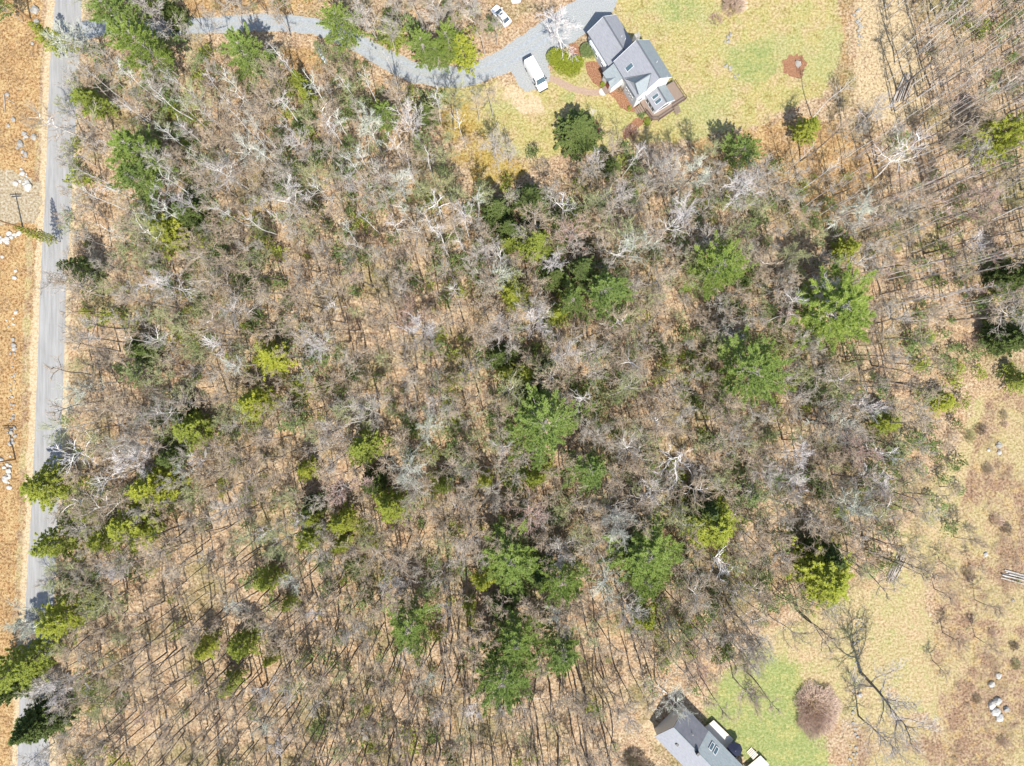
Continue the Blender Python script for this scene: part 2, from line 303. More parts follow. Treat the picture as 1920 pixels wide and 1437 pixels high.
for sg in (-1, 1):
    tr_ = []
    for i, (x, y) in enumerate(DR):
        x0, y0 = DR[max(0, i-1)]; x1, y1 = DR[min(len(DR)-1, i+1)]; l = math.hypot(x1-x0, y1-y0); tr_.append((x-(y1-y0)/l*8*sg, y+(x1-x0)/l*8*sg))
    ribbon('wheel_track', tr_, [.55]*len(tr_), .012, m_track, .12, 40+sg)
ribbon('garden_path', [(1030,146),(1042,151),(1060,160),(1085,170),(1105,173),(1126,172)], [1.1,1.2,1.3,1.2,1.1,1.3], .016, m_path, .1)
m_dirt = mk('packed_dirt', [(.36,(.34,.25,.14)),(.5,(.56,.45,.29)),(.62,(.74,.66,.5))], 2.4, bump=.4, spec=.05)
sheet('dirt_pulloff', [(-60,318),(20,318),(45,325),(74,340),(76,385),(68,420),(30,418),(-60,425)], .004, m_dirt, .55)

# ------------------------------------------------------------------ tree shapes
def perp(d, rng):
    v = Vector((rng.gauss(0,1), rng.gauss(0,1), rng.gauss(0,1))); v -= d*v.dot(d)
    return v.normalized()
def limb(mb, p, d, length, r0, r1, n, wob, rise, rng, sides=3):
    """a wobbling tapered limb; returns list of (point, direction, radius)"""
    out = [(p.copy(), d.copy(), r0)]; step = length/n
    rings = []
    for i in range(n+1):
        rr = r0+(r1-r0)*i/n
        q = d.orthogonal().normalized(); w = d.cross(q)
        rings.append([p+(q*math.cos(2*math.pi*k/sides)+w*math.sin(2*math.pi*k/sides))*rr for k in range(sides)])
        if i == n: break
        d = (d+perp(d, rng)*wob+Vector((0,0,rise))).normalized(); p = p+d*step
        out.append((p.copy(), d.copy(), rr))
    b = len(mb.V)
    for rg in rings: mb.V += [tuple(v) for v in rg]
    for i in range(n):
        for k in range(sides):
            a = b+i*sides+k; c = b+i*sides+(k+1) % sides; mb.F.append((a, c, c+sides, a+sides))
    return out
def twig(mb, p, d, length, r):
    q = d.orthogonal().normalized(); w = d.cross(q); b = len(mb.V)
    mb.V += [tuple(p+q*r), tuple(p-q*r*.5+w*r*.87), tuple(p-q*r*.5-w*r*.87), tuple(p+d*length)]
    mb.F += [(b,b+1,b+3),(b+1,b+2,b+3),(b+2,b,b+3)]
def bare_shape(seed, h=13, R=2.8, trunk_r=.12, start=.5, nl=8, fine=1.0, wob=.12, spread=.9, lean=.04, tw=.019, dead=False):
    """deciduous tree without leaves: (trunk and limbs, twigs) as two MBs"""
    rng = random.Random(seed); T = MB(); C = MB()
    tr = limb(T, Vector((0,0,-.2)), Vector((rng.gauss(0,lean), rng.gauss(0,lean), 1)).normalized(), h*.97, trunk_r, trunk_r*.16, 12, .05, .02, rng, 5)
    ga = rng.uniform(0, 6.28)
    for i in range(nl):
        t = start+(.97-start)*(i/(nl-1))**.9; idx = min(11, int(t*12)); p, d, r = tr[idx]; p = p.lerp(tr[min(12, idx+1)][0], t*12-idx)
        ga += 2.4+rng.uniform(-.4,.4); el = rng.uniform(.45,.85)+.5*t-.2
        dd = Vector((math.cos(ga)*spread, math.sin(ga)*spread, el)).normalized()
        L1 = R*(1.25-.75*((t-start)/(1-start)))*rng.uniform(.75,1.25)
        br = limb(T, p, dd, L1, max(.045, trunk_r*.5), .026, 5, wob*1.6, .06, rng, 3)
        for j in range(1, 6):
            for s in range(2 if j < 5 else 3):
                q, e, r = br[j if j < 6 else 5]; dd2 = (e*1.0+perp(e, rng)*.8+Vector((0,0,.12))).normalized(); L2 = L1*rng.uniform(.28,.5)
                if dead and rng.random() < .5: continue
                b2 = limb(T if dead else C, q, dd2, L2, .032, .016, 3, .2, .05, rng, 3)
                for k in range(1, 4):
                    for u in range(int(2*fine+rng.random())):
                        qq, ee, _ = b2[k]; d3 = (ee+perp(ee, rng)*.75+Vector((0,0,.1))).normalized(); L3 = rng.uniform(.35,.85)
                        twig(C, qq, d3, L3, tw)
                        if dead: continue
                        for v in range(3):
                            x = rng.uniform(.25,.8); twig(C, qq+d3*L3*x, (d3+perp(d3, rng)*.7).normalized(), L3*rng.uniform(.35,.6), tw*.8)
    return T, C
def pole_shape(seed, h=17, R=1.1, r=.1):
    """a slim forest-grown tree: long bare stem, small thin top"""
    rng = random.Random(seed); T = MB(); C = MB()
    tr = limb(T, Vector((0,0,-.2)), Vector((rng.gauss(0,.03), rng.gauss(0,.03), 1)).normalized(), h*.97, r, r*.2, 12, .035, .02, rng, 5)
    ga = 0
    for i in range(9):
        t = .62+.36*i/8; idx = min(11, int(t*12)); p = tr[idx][0].lerp(tr[min(12, idx+1)][0], t*12-idx)
        ga += 2.4+rng.uniform(-.4,.4); dd = Vector((math.cos(ga)*.6, math.sin(ga)*.6, .85)).normalized(); L1 = R*rng.uniform(.8,1.5)
        br = limb(T, p, dd, L1, .022, .012, 4, .15, .06, rng, 3)
        for j in range(1, 5):
            for s in range(2):
                q, e, _ = br[j]; d2 = (e+perp(e, rng)*.7).normalized(); L2 = rng.uniform(.4,.9); twig(C, q, d2, L2, .013)
                for v in range(3): twig(C, q+d2*L2*rng.uniform(.2,.8), (d2+perp(d2, rng)*.7).normalized(), L2*.5, .011)
    return T, C
def tuft(mb, p, d, n, ln, wd, rng, flatz=1.0, dw=.6):
    for _ in range(n):
        v = (d*dw+Vector((rng.gauss(0,1), rng.gauss(0,1), rng.gauss(0,1)*flatz))*.6).normalized()*ln*rng.uniform(.6,1.2)
        s = v.cross(Vector((rng.gauss(0,.5), rng.gauss(0,.5), 1))).normalized()*wd; b = len(mb.V)
        mb.V += [tuple(p-s), tuple(p+s), tuple(p+v)]; mb.F.append((b,b+1,b+2))
def conifer_shape(seed, h, R, levels, nb, lo=.3, prof=.8, upt=.12, dens=8, ln=.36, wd=.07, fan=.3, nt=6, jitter=.3, droop=0.0, tr=.2, dw=.6):
    rng = random.Random(seed); T = MB(); C = MB()
    st = limb(T, Vector((0,0,-.2)), Vector((rng.gauss(0,.02), rng.gauss(0,.02), 1)).normalized(), h, tr, .03, 10, .02, .02, rng, 6)
    ph = rng.uniform(0, 6.28); side = [rng.uniform(1-jitter, 1+jitter) for _ in range(8)]
    for i in range(levels):
        t = i/(levels-1); z = lo+(.985-lo)*t; idx = min(9, int(z*10)); p0 = st[idx][0].lerp(st[idx+1][0], z*10-idx)
        RL = R*((1-t)**prof)*min(1, .72+t*2.2)+.25; ph += 1.1
        for k in range(nb):
            a = ph+2*math.pi*k/nb+rng.uniform(-.25,.25); Lb = RL*side[int(a*8/6.283) % 8]*rng.uniform(.72,1.15)
            d = Vector((math.cos(a), math.sin(a), rng.uniform(.0,.25)-droop+t*.5)).normalized()
            br = limb(T, p0, d, Lb, .045*(1-t)+.015, .012, 4, .06, upt*.3-droop*.2, rng, 3)
            n = max(4, int(Lb*dens))
            for q in range(n):
                s = rng.uniform(.22,1.0)**.8; f = s*4; ii = min(3, int(f)); c = br[ii][0].lerp(br[ii+1][0], f-ii); e = br[ii][1]
                lat = e.cross(Vector((0,0,1))).normalized(); off = lat*rng.gauss(0,1)*fan*Lb*.42*math.sin(min(1, s*.9+.15)*math.pi)**.6
                c = c+off-e*off.length*.35+Vector((0,0,rng.uniform(-.08,.12)-off.length*droop*.5))
                dirv = (e*1.0+off*.9+Vector((0,0,upt*2-droop))).normalized()
                tuft(C, c, dirv, nt, ln, wd, rng, .8, dw)
    for _ in range(6): tuft(C, st[-1][0], Vector((0,0,1)), 5, ln, wd, rng)
    return T, C
def bush_shape(seed, R, hh, n, ln, wd, mound=True):
    rng = random.Random(seed); T = MB(); C = MB()
    lob = [(rng.uniform(-.45,.45)*R, rng.uniform(-.45,.45)*R, rng.uniform(.5,.72)*R) for _ in range(6)]
    for i in range(9):
        a = rng.uniform(0,6.28); limb(T, Vector((0,0,-.05)), Vector((math.cos(a)*.6, math.sin(a)*.6, .9)).normalized(), hh*.95, .035, .01, 4, .12, .02, rng, 3)
    for i in range(n):
        lx, ly, lr = lob[i % 6]; a = rng.uniform(0,6.28); u = rng.random()**.5; rr = lr*u
        zz = hh*(math.sqrt(max(0, 1-u*u))*.85+.12)*rng.uniform(.72,1.05)*(lr/(R*.72))**.5; p = Vector((lx+math.cos(a)*rr, ly+math.sin(a)*rr, zz))
        tuft(C, p, Vector((math.cos(a)*u, math.sin(a)*u, .8)).normalized(), 4, ln, wd, rng)
    return T, C
def twigbush_shape(seed, R, hh, n, r=.011):
    rng = random.Random(seed); C = MB()
    for i in range(n):
        a = rng.uniform(0,6.28); u = rng.random()**.5*(1+.09*math.sin(a*3+seed)+.07*math.sin(a*7+seed)); b = Vector((math.cos(a)*u*R*.72, math.sin(a)*u*R*.72, -.03+hh*.25*(R > 2)))
        tip = Vector((math.cos(a)*u*R, math.sin(a)*u*R, hh*math.sqrt(max(.05, 1-u*u*.9))*rng.uniform(.75,1.05))); d = tip-b; L = d.length; d.normalize()
        twig(C, b, d, L, r)
        for _ in range(4):
            x = rng.uniform(.5,.98); twig(C, b+d*L*x, (d+perp(d, rng)*.7+Vector((0,0,.2))).normalized(), rng.uniform(.2,.5)*(.4+.2*R), r*.9)
    return C

SH = {}; MEAS = {}
def bank(key, fn, seeds):
    out = []
    for s in seeds:
        T, C = fn(s); out.append((mesh(key+'_trunk', T.V, T.F), mesh(key+'_crown', C.V, C.F), (T, C)))
    for a, b, _ in out: a.materials.append(None); b.materials.append(None)
    MEAS[key] = []
    for _, _, (T, C) in out:
        P = np.array(C.V if len(C.V) > 50 else T.V); d = np.hypot(P[:,0], P[:,1]); MEAS[key].append((float(np.percentile(d, 93)), float(np.mean(P[:,2]))))
    SH[key] = out
bank('bare', lambda s: bare_shape(s, h=13, R=2.6, nl=9), range(10, 17))
bank('wide', lambda s: bare_shape(s, h=13, R=3.4, nl=11, start=.4, trunk_r=.17, wob=.16), range(20, 25))
bank('spread', lambda s: bare_shape(s, h=13, R=4.6, nl=14, start=.24, trunk_r=.24, wob=.2, spread=1.1, tw=.02), range(90, 92))
bank('dead', lambda s: bare_shape(s, h=13, R=3.0, nl=9, start=.55, trunk_r=.17, wob=.2, dead=True, tw=.02), range(30, 35))
bank('pole', lambda s: pole_shape(s), range(40, 46))
bank('thin', lambda s: bare_shape(s, h=16, R=1.8, nl=6, start=.74, trunk_r=.17, fine=.45, tw=.016), range(110, 116))
bank('pine', lambda s: conifer_shape(s, 16, 5.2, 10, 7, lo=.36, prof=.52, dens=10, ln=.42, wd=.045, fan=.23, nt=13, jitter=.36, dw=1.3, upt=.2), range(50, 54))
bank('hemlock', lambda s: conifer_shape(s, 11, 3.2, 13, 7, lo=.2, prof=.7, dens=8, ln=.3, wd=.06, fan=.4, nt=12, jitter=.32, dw=.9, droop=.12, upt=.02), range(60, 64))
bank('spruce', lambda s: conifer_shape(s, 8, 2.9, 18, 11, lo=.05, prof=.85, dens=12, ln=.24, wd=.07, fan=.45, nt=8, jitter=.06, droop=.1, upt=.05), range(70, 71))
bank('soft', lambda s: conifer_shape(s, 6, 2.0, 8, 5, lo=.2, prof=.7, dens=5, ln=.26, wd=.05, fan=.6, nt=4, jitter=.4, tr=.06), range(80, 84))

def plant(name, key, i, base, h, rxy, mats, rz, label=None, cat=None, group=None, href=None):
    """one tree: an Empty at its foot with a trunk and a crown"""
    ref = {'spread':13,'thin':16,'bare':13,'wide':13,'dead':13,'pole':17,'pine':16,'hemlock':11,'spruce':8,'soft':6}[key]
    s = h/ref; t = empty(name, (base[0], base[1], 0), rz, (s*rxy, s*rxy, s)); tag(t, label, cat, group)
    a, b, _ = SH[key][i % len(SH[key])]
    for nm, me, mt in (('trunk', a, mats[0]), ('crown', b, mats[1])):
        o = bpy.data.objects.new(nm, me); COL.objects.link(o); o.parent = t
        o.material_slots[0].link = 'OBJECT'; o.material_slots[0].material = M[mt]
    return t
REFR = {'bare':2.9,'wide':3.8,'dead':3.2,'pine':5.2,'hemlock':3.3,'spruce':3.0,'soft':2.1,'pole':1.3}
REFH = {'spread':13,'thin':16,'bare':13,'wide':13,'dead':13,'pole':17,'pine':16,'hemlock':11,'spruce':8,'soft':6}
CZ = {'bare':.8,'wide':.75,'dead':.8,'pole':.85,'pine':.7,'hemlock':.5,'spruce':.4,'soft':.55}
def fit(key, i, px, py, h, r):
    """foot position and width factor that give a crown of r photo pixels at px, py"""
    R, z = MEAS[key][i % len(MEAS[key])]; s = h/REFH[key]; z *= s
    return W(px, py, z), r/10*(H-z)/H/(R*s)

# labels ---------------------------------------------------------------------------------------------
LM = []            # landmarks (px, py, phrase)
USED = {}
def where(px, py, skip=None):
    best = sorted(((math.hypot(px-x, py-y), x, y, ph) for x, y, ph in LM if ph != skip))[:1][0]
    d, x, y, ph = best; a = math.degrees(math.atan2(y-py, px-x)) % 360
    dirs = ['right of','above right of','above','above left of','left of','below left of','below','below right of']
    return d, dirs[int((a+22.5)//45) % 8]+' the '+ph
ORD = ['', 'second ', 'third ', 'fourth ', 'fifth ', 'sixth ', 'seventh ', 'eighth ', 'ninth ', 'tenth ']

# ------------------------------------------------------------------ houses
m_wall = mk('pale_siding', [(.3,(.62,.66,.7)),(.7,(.72,.75,.79))], 3, stretch=(.3,.3,6), rough=.7)
m_white = mk('white_trim', [(.3,(.76,.76,.75)),(.7,(.82,.82,.81))], 3, rough=.6)
m_shin = mk('grey_shingles', [(.32,(.36,.37,.4)),(.5,(.46,.47,.5)),(.7,(.54,.55,.58))], 3, detail=9, stretch=(.5,3,3), bump=.5, bscale=5, rough=.9, spec=.1)
m_shin2 = mk('green_grey_shingles', [(.32,(.3,.34,.35)),(.5,(.4,.45,.46)),(.7,(.48,.53,.54))], 3, detail=9, stretch=(.5,3,3), bump=.5, bscale=5, rough=.9, spec=.1)
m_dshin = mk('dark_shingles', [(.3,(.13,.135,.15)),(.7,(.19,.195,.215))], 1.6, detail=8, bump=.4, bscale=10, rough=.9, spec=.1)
m_ridge = flat('ridge_cap', (.1,.11,.12), .9)
m_glass = mk('window_glass', [(.3,(.03,.045,.06)),(.7,(.07,.1,.13))], 2, rough=.08, spec=.6)
m_sky = mk('skylight_glass', [(.3,(.05,.085,.1)),(.7,(.08,.12,.14))], 2, rough=.25, spec=.35)
m_deck = mk('deck_boards', [(.3,(.29,.215,.165)),(.7,(.4,.31,.245))], 2.5, stretch=(1,9,1), rough=.9, spec=.1)
m_rail = flat('dark_rail', (.1,.06,.05), .7)
m_stone = mk('chimney_stone', [(.3,(.3,.28,.24)),(.6,(.58,.54,.46)),(.7,(.7,.66,.58))], 5, bump=.5)
m_bleach = mk('bleached_boards', [(.3,(.68,.58,.46)),(.7,(.82,.74,.62))], 2.5, stretch=(1,9,1), spec=.1)
m_black = flat('black_plastic', (.02,.02,.022), .5)
m_concrete = mk('concrete', [(.3,(.6,.57,.52)),(.7,(.76,.73,.68))], 4)

def gable_body(u0, u1, v0, v1, ze, zr, vr, z0=-.1):
    m = MB(); P = [(v0, z0), (v1, z0), (v1, ze), (vr, zr), (v0, ze)]; V = [(u0, a, b) for a, b in P]+[(u1, a, b) for a, b in P]
    m.add(V, [(0,1,2,3,4)[::-1], (5,6,7,8,9)]+[(i, (i+1) % 5, (i+1) % 5+5, i+5) for i in range(5)]); return m
def roof_plane(a, b, c, d, t=.14):
    return MB().slab([a, b, c, d], t)
def window(parent, u, v, z, w, h, axis, glass=None, nm='window'):
    """axis 'v-': faces -v; 'u+': faces +u"""
    f = MB(); p = MB(); q = .035
    if axis == 'v-':
        for (x0,x1,z0,z1) in ((u-w/2-q,u+w/2+q,z+h/2,z+h/2+q),(u-w/2-q,u+w/2+q,z-h/2-q,z-h/2),(u-w/2-q,u-w/2,z-h/2,z+h/2),(u+w/2,u+w/2+q,z-h/2,z+h/2)): f.box(x0,x1,v-.07,v-.003,z0,z1)
        p.box(u-w/2,u+w/2,v-.03,v-.004,z-h/2,z+h/2)
    else:
        for (y0,y1,z0,z1) in ((v-w/2-q,v+w/2+q,z+h/2,z+h/2+q),(v-w/2-q,v+w/2+q,z-h/2-q,z-h/2),(v-w/2-q,v-w/2,z-h/2,z+h/2),(v+w/2,v+w/2+q,z-h/2,z+h/2)): f.box(u+.003,u+.07,y0,y1,z0,z1)
        p.box(u+.004,u+.03,v-w/2,v+w/2,z-h/2,z+h/2)
    fr = f.build(nm, m_white, parent); p.build('pane', glass or m_glass, fr); return fr
def skylight(parent, u, v, z, w, l, slope):
    """lies on a roof plane that falls by slope along -v"""
    f = MB(); p = MB(); zz = lambda y, o: z+(y-v)*slope+o
    f.slab([(u-w/2-.04,v-l/2-.04,zz(v-l/2-.04,.1)),(u+w/2+.04,v-l/2-.04,zz(v-l/2-.04,.1)),(u+w/2+.04,v+l/2+.04,zz(v+l/2+.04,.1)),(u-w/2-.04,v+l/2+.04,zz(v+l/2+.04,.1))], .12)
    p.slab([(u-w/2,v-l/2,zz(v-l/2,.125)),(u+w/2,v-l/2,zz(v-l/2,.125)),(u+w/2,v+l/2,zz(v+l/2,.125)),(u-w/2,v+l/2,zz(v+l/2,.125))], .02)
    fr = f.build('skylight', m_white, parent); p.build('pane', m_sky, fr)
def railing(parent, pts, z, hgt=.95, mat=None):
    m = MB()
    for a, b in zip(pts[:-1], pts[1:]):
        m.rod((*a, z+hgt), (*b, z+hgt), .06, n=4); m.rod((*a, z+.12), (*b, z+.12), .035, n=4)
        k = max(2, int(math.dist(a, b)/.28))
        for j in range(k+1):
            x = a[0]+(b[0]-a[0])*j/k; y = a[1]+(b[1]-a[1])*j/k; m.rod((x,y,z), (x,y,z+hgt), .05 if j in (0, k) else .018, n=4)
    return m.build('railing', mat or m_rail, parent)

hA = empty('house', (13.8, 64.2, 0), math.atan2(-.851, .525))
tag(hA, 'white two-storey house with grey shingle roofs and a wrap-around brown deck', 'house')
gable_body(0.2, 7.9, .3, 5.9, 2.95, 5.2, 3.1).build('wall', m_wall, hA)
gable_body(7.9, 15.35, 1.1, 7.8, 5.0, 8.3, 4.65).build('wall', m_white, hA)
gable_body(15.36, 18.7, 3.2, 6.9, 3.1, 4.4, 5.05).build('wall', m_white, hA)
MB().box(7.95, 10.75, -1.3, 1.09, -.1, 2.95).build('wall', m_white, hA)
MB().box(1.2, 7.2, -.25, .29, -.1, 2.2).build('side_bump', m_wall, hA)
# front cross gable wall
cg = MB(); P_ = [(11.8,-.1),(15.34,-.1),(15.34,6.6),(13.9,7.75),(11.8,5.2)]; cg.add([(a,.95,b) for a,b in P_]+[(a,2.2,b) for a,b in P_],
    [(0,1,2,3,4),(9,8,7,6,5),(0,5,6,1),(1,6,7,2),(2,7,8,3),(3,8,9,4),(4,9,5,0)]); cg.build('front_gable', m_wall, hA)
def two_plane(parent, u0, u1, v0, vr, v1, ze, zr, mats, ridge=True):
    s0 = roof_plane((u0,v0,ze),(u1,v0,ze),(u1,vr,zr),(u0,vr,zr)).build('roof', mats[0], parent)
    roof_plane((u0,vr+.004,zr),(u1,vr+.004,zr),(u1,v1,ze),(u0,v1,ze)).build('roof_slope', mats[1], s0)
    if ridge: MB().box(u0, u1, vr-.13, vr+.13, zr-.05, zr+.045).build('ridge_cap', m_ridge, s0)
    MB().box(u0-.07, u0-.004, v0, v0+.001, ze-.2, ze)
    for uu in (u0-.06, u1+.003):
        rk = MB()
        rk.add([(uu,v0,ze-.2),(uu+.057,v0,ze-.2),(uu+.057,vr,zr-.2),(uu,vr,zr-.2),(uu,v0,ze+.02),(uu+.057,v0,ze+.02),(uu+.057,vr,zr+.02),(uu,vr,zr+.02)],[(0,3,2,1),(4,5,6,7),(0,1,5,4),(1,2,6,5),(2,3,7,6),(3,0,4,7)])
        rk.add([(uu,vr,zr-.2),(uu+.057,vr,zr-.2),(uu+.057,v1,ze-.2),(uu,v1,ze-.2),(uu,vr,zr+.02),(uu+.057,vr,zr+.02),(uu+.057,v1,ze+.02),(uu,v1,ze+.02)],[(0,3,2,1),(4,5,6,7),(0,1,5,4),(1,2,6,5),(2,3,7,6),(3,0,4,7)])
        rk.build('rake_board', m_white, s0)
    return s0
two_plane(hA, 0, 7.85, 0, 3.1, 6.2, 3.02, 5.4, (m_shin, m_shin))
two_plane(hA, 7.75, 15.6, .5, 4.65, 8.05, 5.05, 8.5, (m_shin, m_shin2))
two_plane(hA, 15.62, 18.95, 2.95, 5.05, 7.1, 3.15, 4.55, (m_shin, m_shin2))
sl = (8.5-5.05)/(4.65-.5)
ml = lambda z: .5+(z-5.05)/sl       # where the main roof reaches height z
cgr = MB().slab([(11.5,.7,5.14),(13.9,.7,7.94),(13.9,ml(7.9),7.94),(11.5,ml(5.1),5.14)], .12).build('gable_roof', m_shin2, hA)
MB().slab([(13.905,.7,7.94),(15.7,.7,6.54),(15.7,ml(6.5),6.54),(13.905,ml(7.9),7.94)], .12).build('roof_slope', m_shin2, cgr)
MB().slab([(11.4,ml(5.1)-.02,5.17),(13.9,ml(7.9)-.02,7.97),(13.9,ml(7.9)+.1,8.03),(11.3,ml(5.1)+.04,5.2)], .03).build('valley_flashing', m_ridge, cgr)
MB().slab([(13.9,ml(7.9)-.02,7.99),(15.72,ml(6.5)-.02,6.59),(15.72,ml(6.5)+.09,6.67),(13.9,ml(7.9)+.09,8.06)], .03).build('valley_flashing', m_ridge, cgr)
MB().slab([(13.82,.7,7.96),(13.98,.7,7.96),(13.98,ml(7.9),7.98),(13.82,ml(7.9),7.98)], .03).build('ridge_cap', m_ridge, cgr)
prc = MB().slab([(7.78,-1.55,3.05),(10.95,-1.55,3.05),(10.95,.94,4.5),(7.78,.94,4.5)], .14).build('porch_roof', m_shin2, hA)
MB().slab([(9.1,-1.75,3.16),(9.95,-1.75,3.85),(9.95,-.3,3.85),(9.1,-1.55,3.16)], .08).slab([(9.955,-1.75,3.85),(10.8,-1.75,3.16),(10.8,-1.55,3.16),(9.955,-.3,3.85)], .08).build('entry_gable', m_shin2, prc)
MB().box(6.95, 7.7, 4.45, 5.35, 4.5, 9.3).build('chimney', m_stone, hA)
skylight(hA, 10.45, 1.9, 5.05+(1.9-.5)*sl, .75, 1.1, sl)
for uu in (16.75, 17.75): skylight(hA, uu, 4.05, 3.15+(4.05-2.95)*.667, .55, 1.0, .667)
for uu in (12.3, 12.95, 13.7, 14.35): window(hA, uu, .95, 2.2, .36, .9, 'v-')
window(hA, 13.4, .95, 4.5, 1.1, .35, 'v-')
for uu in (11.1, 11.45): window(hA, uu, 1.1, 3.6, .22, .5, 'v-')
window(hA, 15.35, 3.9, 4.3, .5, .5, 'u+'); window(hA, 15.35, 6.6, 6.0, .35, .8, 'u+'); window(hA, 15.35, 2.0, 2.4, .8, 1.0, 'u+')
for uu in (16.2, 17.1, 18.0): window(hA, uu, 3.2, 2.0, .7, 1.5, 'v-')
window(hA, 18.7, 5.0, 2.2, 2.2, 1.4, 'u+')
for uu in (2, 4, 6): window(hA, uu, -.25, 1.4, .8, .9, 'v-')
dr = MB().box(9.2, 10.1, -1.36, -1.303, 0.1, 2.1).build('door', flat('door_paint', (.25,.06,.04)), hA); MB().rod((9.3,-1.4,1.05),(9.4,-1.4,1.05),.03).build('handle', m_black, dr)
MB().cyl((9.9,-2.3,0.0), .75, .16, 20).build('stoop', m_concrete, hA)
MB().box(9.2, 10.6, -2.2, -1.31, .0, .3).build('step', m_deck, hA)
dk = MB().slab([(15.37,2.3,1.0),(17.4,2.25,1.0),(19.45,2.4,1.0),(20.15,3.6,1.0),(20.0,6.75,1.0),(19.5,6.95,1.0),(19.45,9.85,1.0),(15.37,9.7,1.0),(15.37,7.81,1.0)], .18).build('deck', m_deck, hA)
railing(dk, [(17.5,2.3),(19.4,2.45),(20.1,3.6),(19.95,6.7)], 1.0); railing(dk, [(19.45,6.95),(19.4,9.8),(15.5,9.65)], 1.0)
for i in range(4): MB().box(15.7+.0, 17.2, 2.2-.32*(i+1), 2.2-.32*i, .72-.22*i, .8-.22*i).build('step', m_deck, dk)
for i in range(4): MB().box(19.6+.3*i, 19.88+.3*i, 6.98, 8.2, .74-.2*i, .8-.2*i).build('step', m_deck, dk)
for x, y in ((15.6,9.6),(19.3,9.7),(19.3,2.6),(20,3.7),(19.8,6.6),(17.4,2.4)): MB().box(x-.08,x+.08,y-.08,y+.08,-.1,.815).build('post', m_rail, dk)
for A_, B_ in (((4.5,4.3,4.2),(4.5,4.3,4.9)),((5.2,4.6,4.2),(5.2,4.6,4.75)),((12.5,6.2,6.6),(12.5,6.2,7.5))): MB().rod(A_, B_, .06).build('vent_pipe', m_white, hA)

hB = empty('house', (29.09, -62.05, 0), math.atan2(-.717, .697))
tag(hB, 'low house with half dark and half pale shingle roof, cut off by the bottom edge', 'house')
gable_body(.3, 17, -3.7, 3.4, 2.55, 4.8, 0).build('wall', m_white, hB)
r0 = MB().slab([(0,-4.1,2.62),(17.2,-4.1,2.62),(17.2,0,5.0),(0,0,5.0)], .14).build('roof', m_shin, hB)
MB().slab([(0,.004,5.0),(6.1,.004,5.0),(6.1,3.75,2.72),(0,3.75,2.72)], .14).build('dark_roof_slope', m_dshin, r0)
MB().slab([(6.105,.004,5.03),(17.2,.004,5.03),(17.2,3.8,2.7),(6.105,3.8,2.7)], .14).build('roof_slope', m_shin2, r0)
MB().box(0,17.2,-.07,.07,4.98,5.07).build('ridge_cap', m_shin2, r0)
MB().box(5.9,6.35,-.35,.25,4.6,5.9).build('chimney', m_black, hB)
MB().box(3.0,3.5,-2.1,-1.7,3.6,4.15).build('roof_vent', m_black, hB)
MB().rod((3.6,1.5,4.0),(3.6,1.5,4.75),.06).build('vent_pipe', m_white, hB)
for uu in (8.0, 9.1):
    f = MB().slab([(uu-.36,1.75,4.16),(uu+.36,1.75,4.16),(uu+.36,3.0,3.4),(uu-.36,3.0,3.4)], .14).build('skylight', m_white, hB)
    MB().slab([(uu-.28,1.83,4.13),(uu+.28,1.83,4.13),(uu+.28,2.92,3.47),(uu-.28,2.92,3.47)], .02).build('pane', m_sky, f)
for uu in (2, 5, 9, 12): window(hB, uu, -3.7, 1.6, 1.0, .9, 'v-')
d2 = MB().slab([(6.3,3.41,.8),(11.6,3.41,.8),(12.0,4.2,.8),(11.6,5.7,.8),(6.5,5.55,.8)], .16).build('deck', m_bleach, hB)
d3 = MB().slab([(17.0,3.41,.8),(19.6,3.41,.8),(19.6,7.2,.8),(17.3,7.2,.8)], .16).build('deck', m_bleach, hB)
for i in range(6): MB().box(17.0-.26*(i+1)-.03, 17.0-.26*i-.06, 5.7, 7.0, .58-.1*i, .66-.1*i).build('step', m_bleach, d3)
um = empty('patio_umbrella', (29.09+12.4*.697+4.7*.717, -62.05-12.4*.717+4.7*.697, 0), 0)
tag(um, 'navy patio umbrella in the shade beside the lower house', 'umbrella')
uc = MB(); n = 8; V = [(0,0,2.5)]+[(1.45*math.cos(i*math.pi/4), 1.45*math.sin(i*math.pi/4), 2.0) for i in range(8)]+[(0,0,2.46)]+[(1.43*math.cos(i*math.pi/4), 1.43*math.sin(i*math.pi/4), 1.96) for i in range(8)]
uc.add(V, [(0,i+1,(i+1) % 8+1) for i in range(8)]+[(9,(i+1) % 8+10,i+10) for i in range(8)]+[(i+1,i+10,(i+1) % 8+10,(i+1) % 8+1) for i in range(8)])
uc.build('canopy', flat('shade_darkened_navy_cloth', (.008,.011,.03), .9), um); MB().rod((0,0,0),(0,0,2.55),.03).build('pole', m_white, um); MB().cyl((0,0,0),.3,.08).build('base', m_black, um)  # canopy colour darkened below its navy to include the shade around it

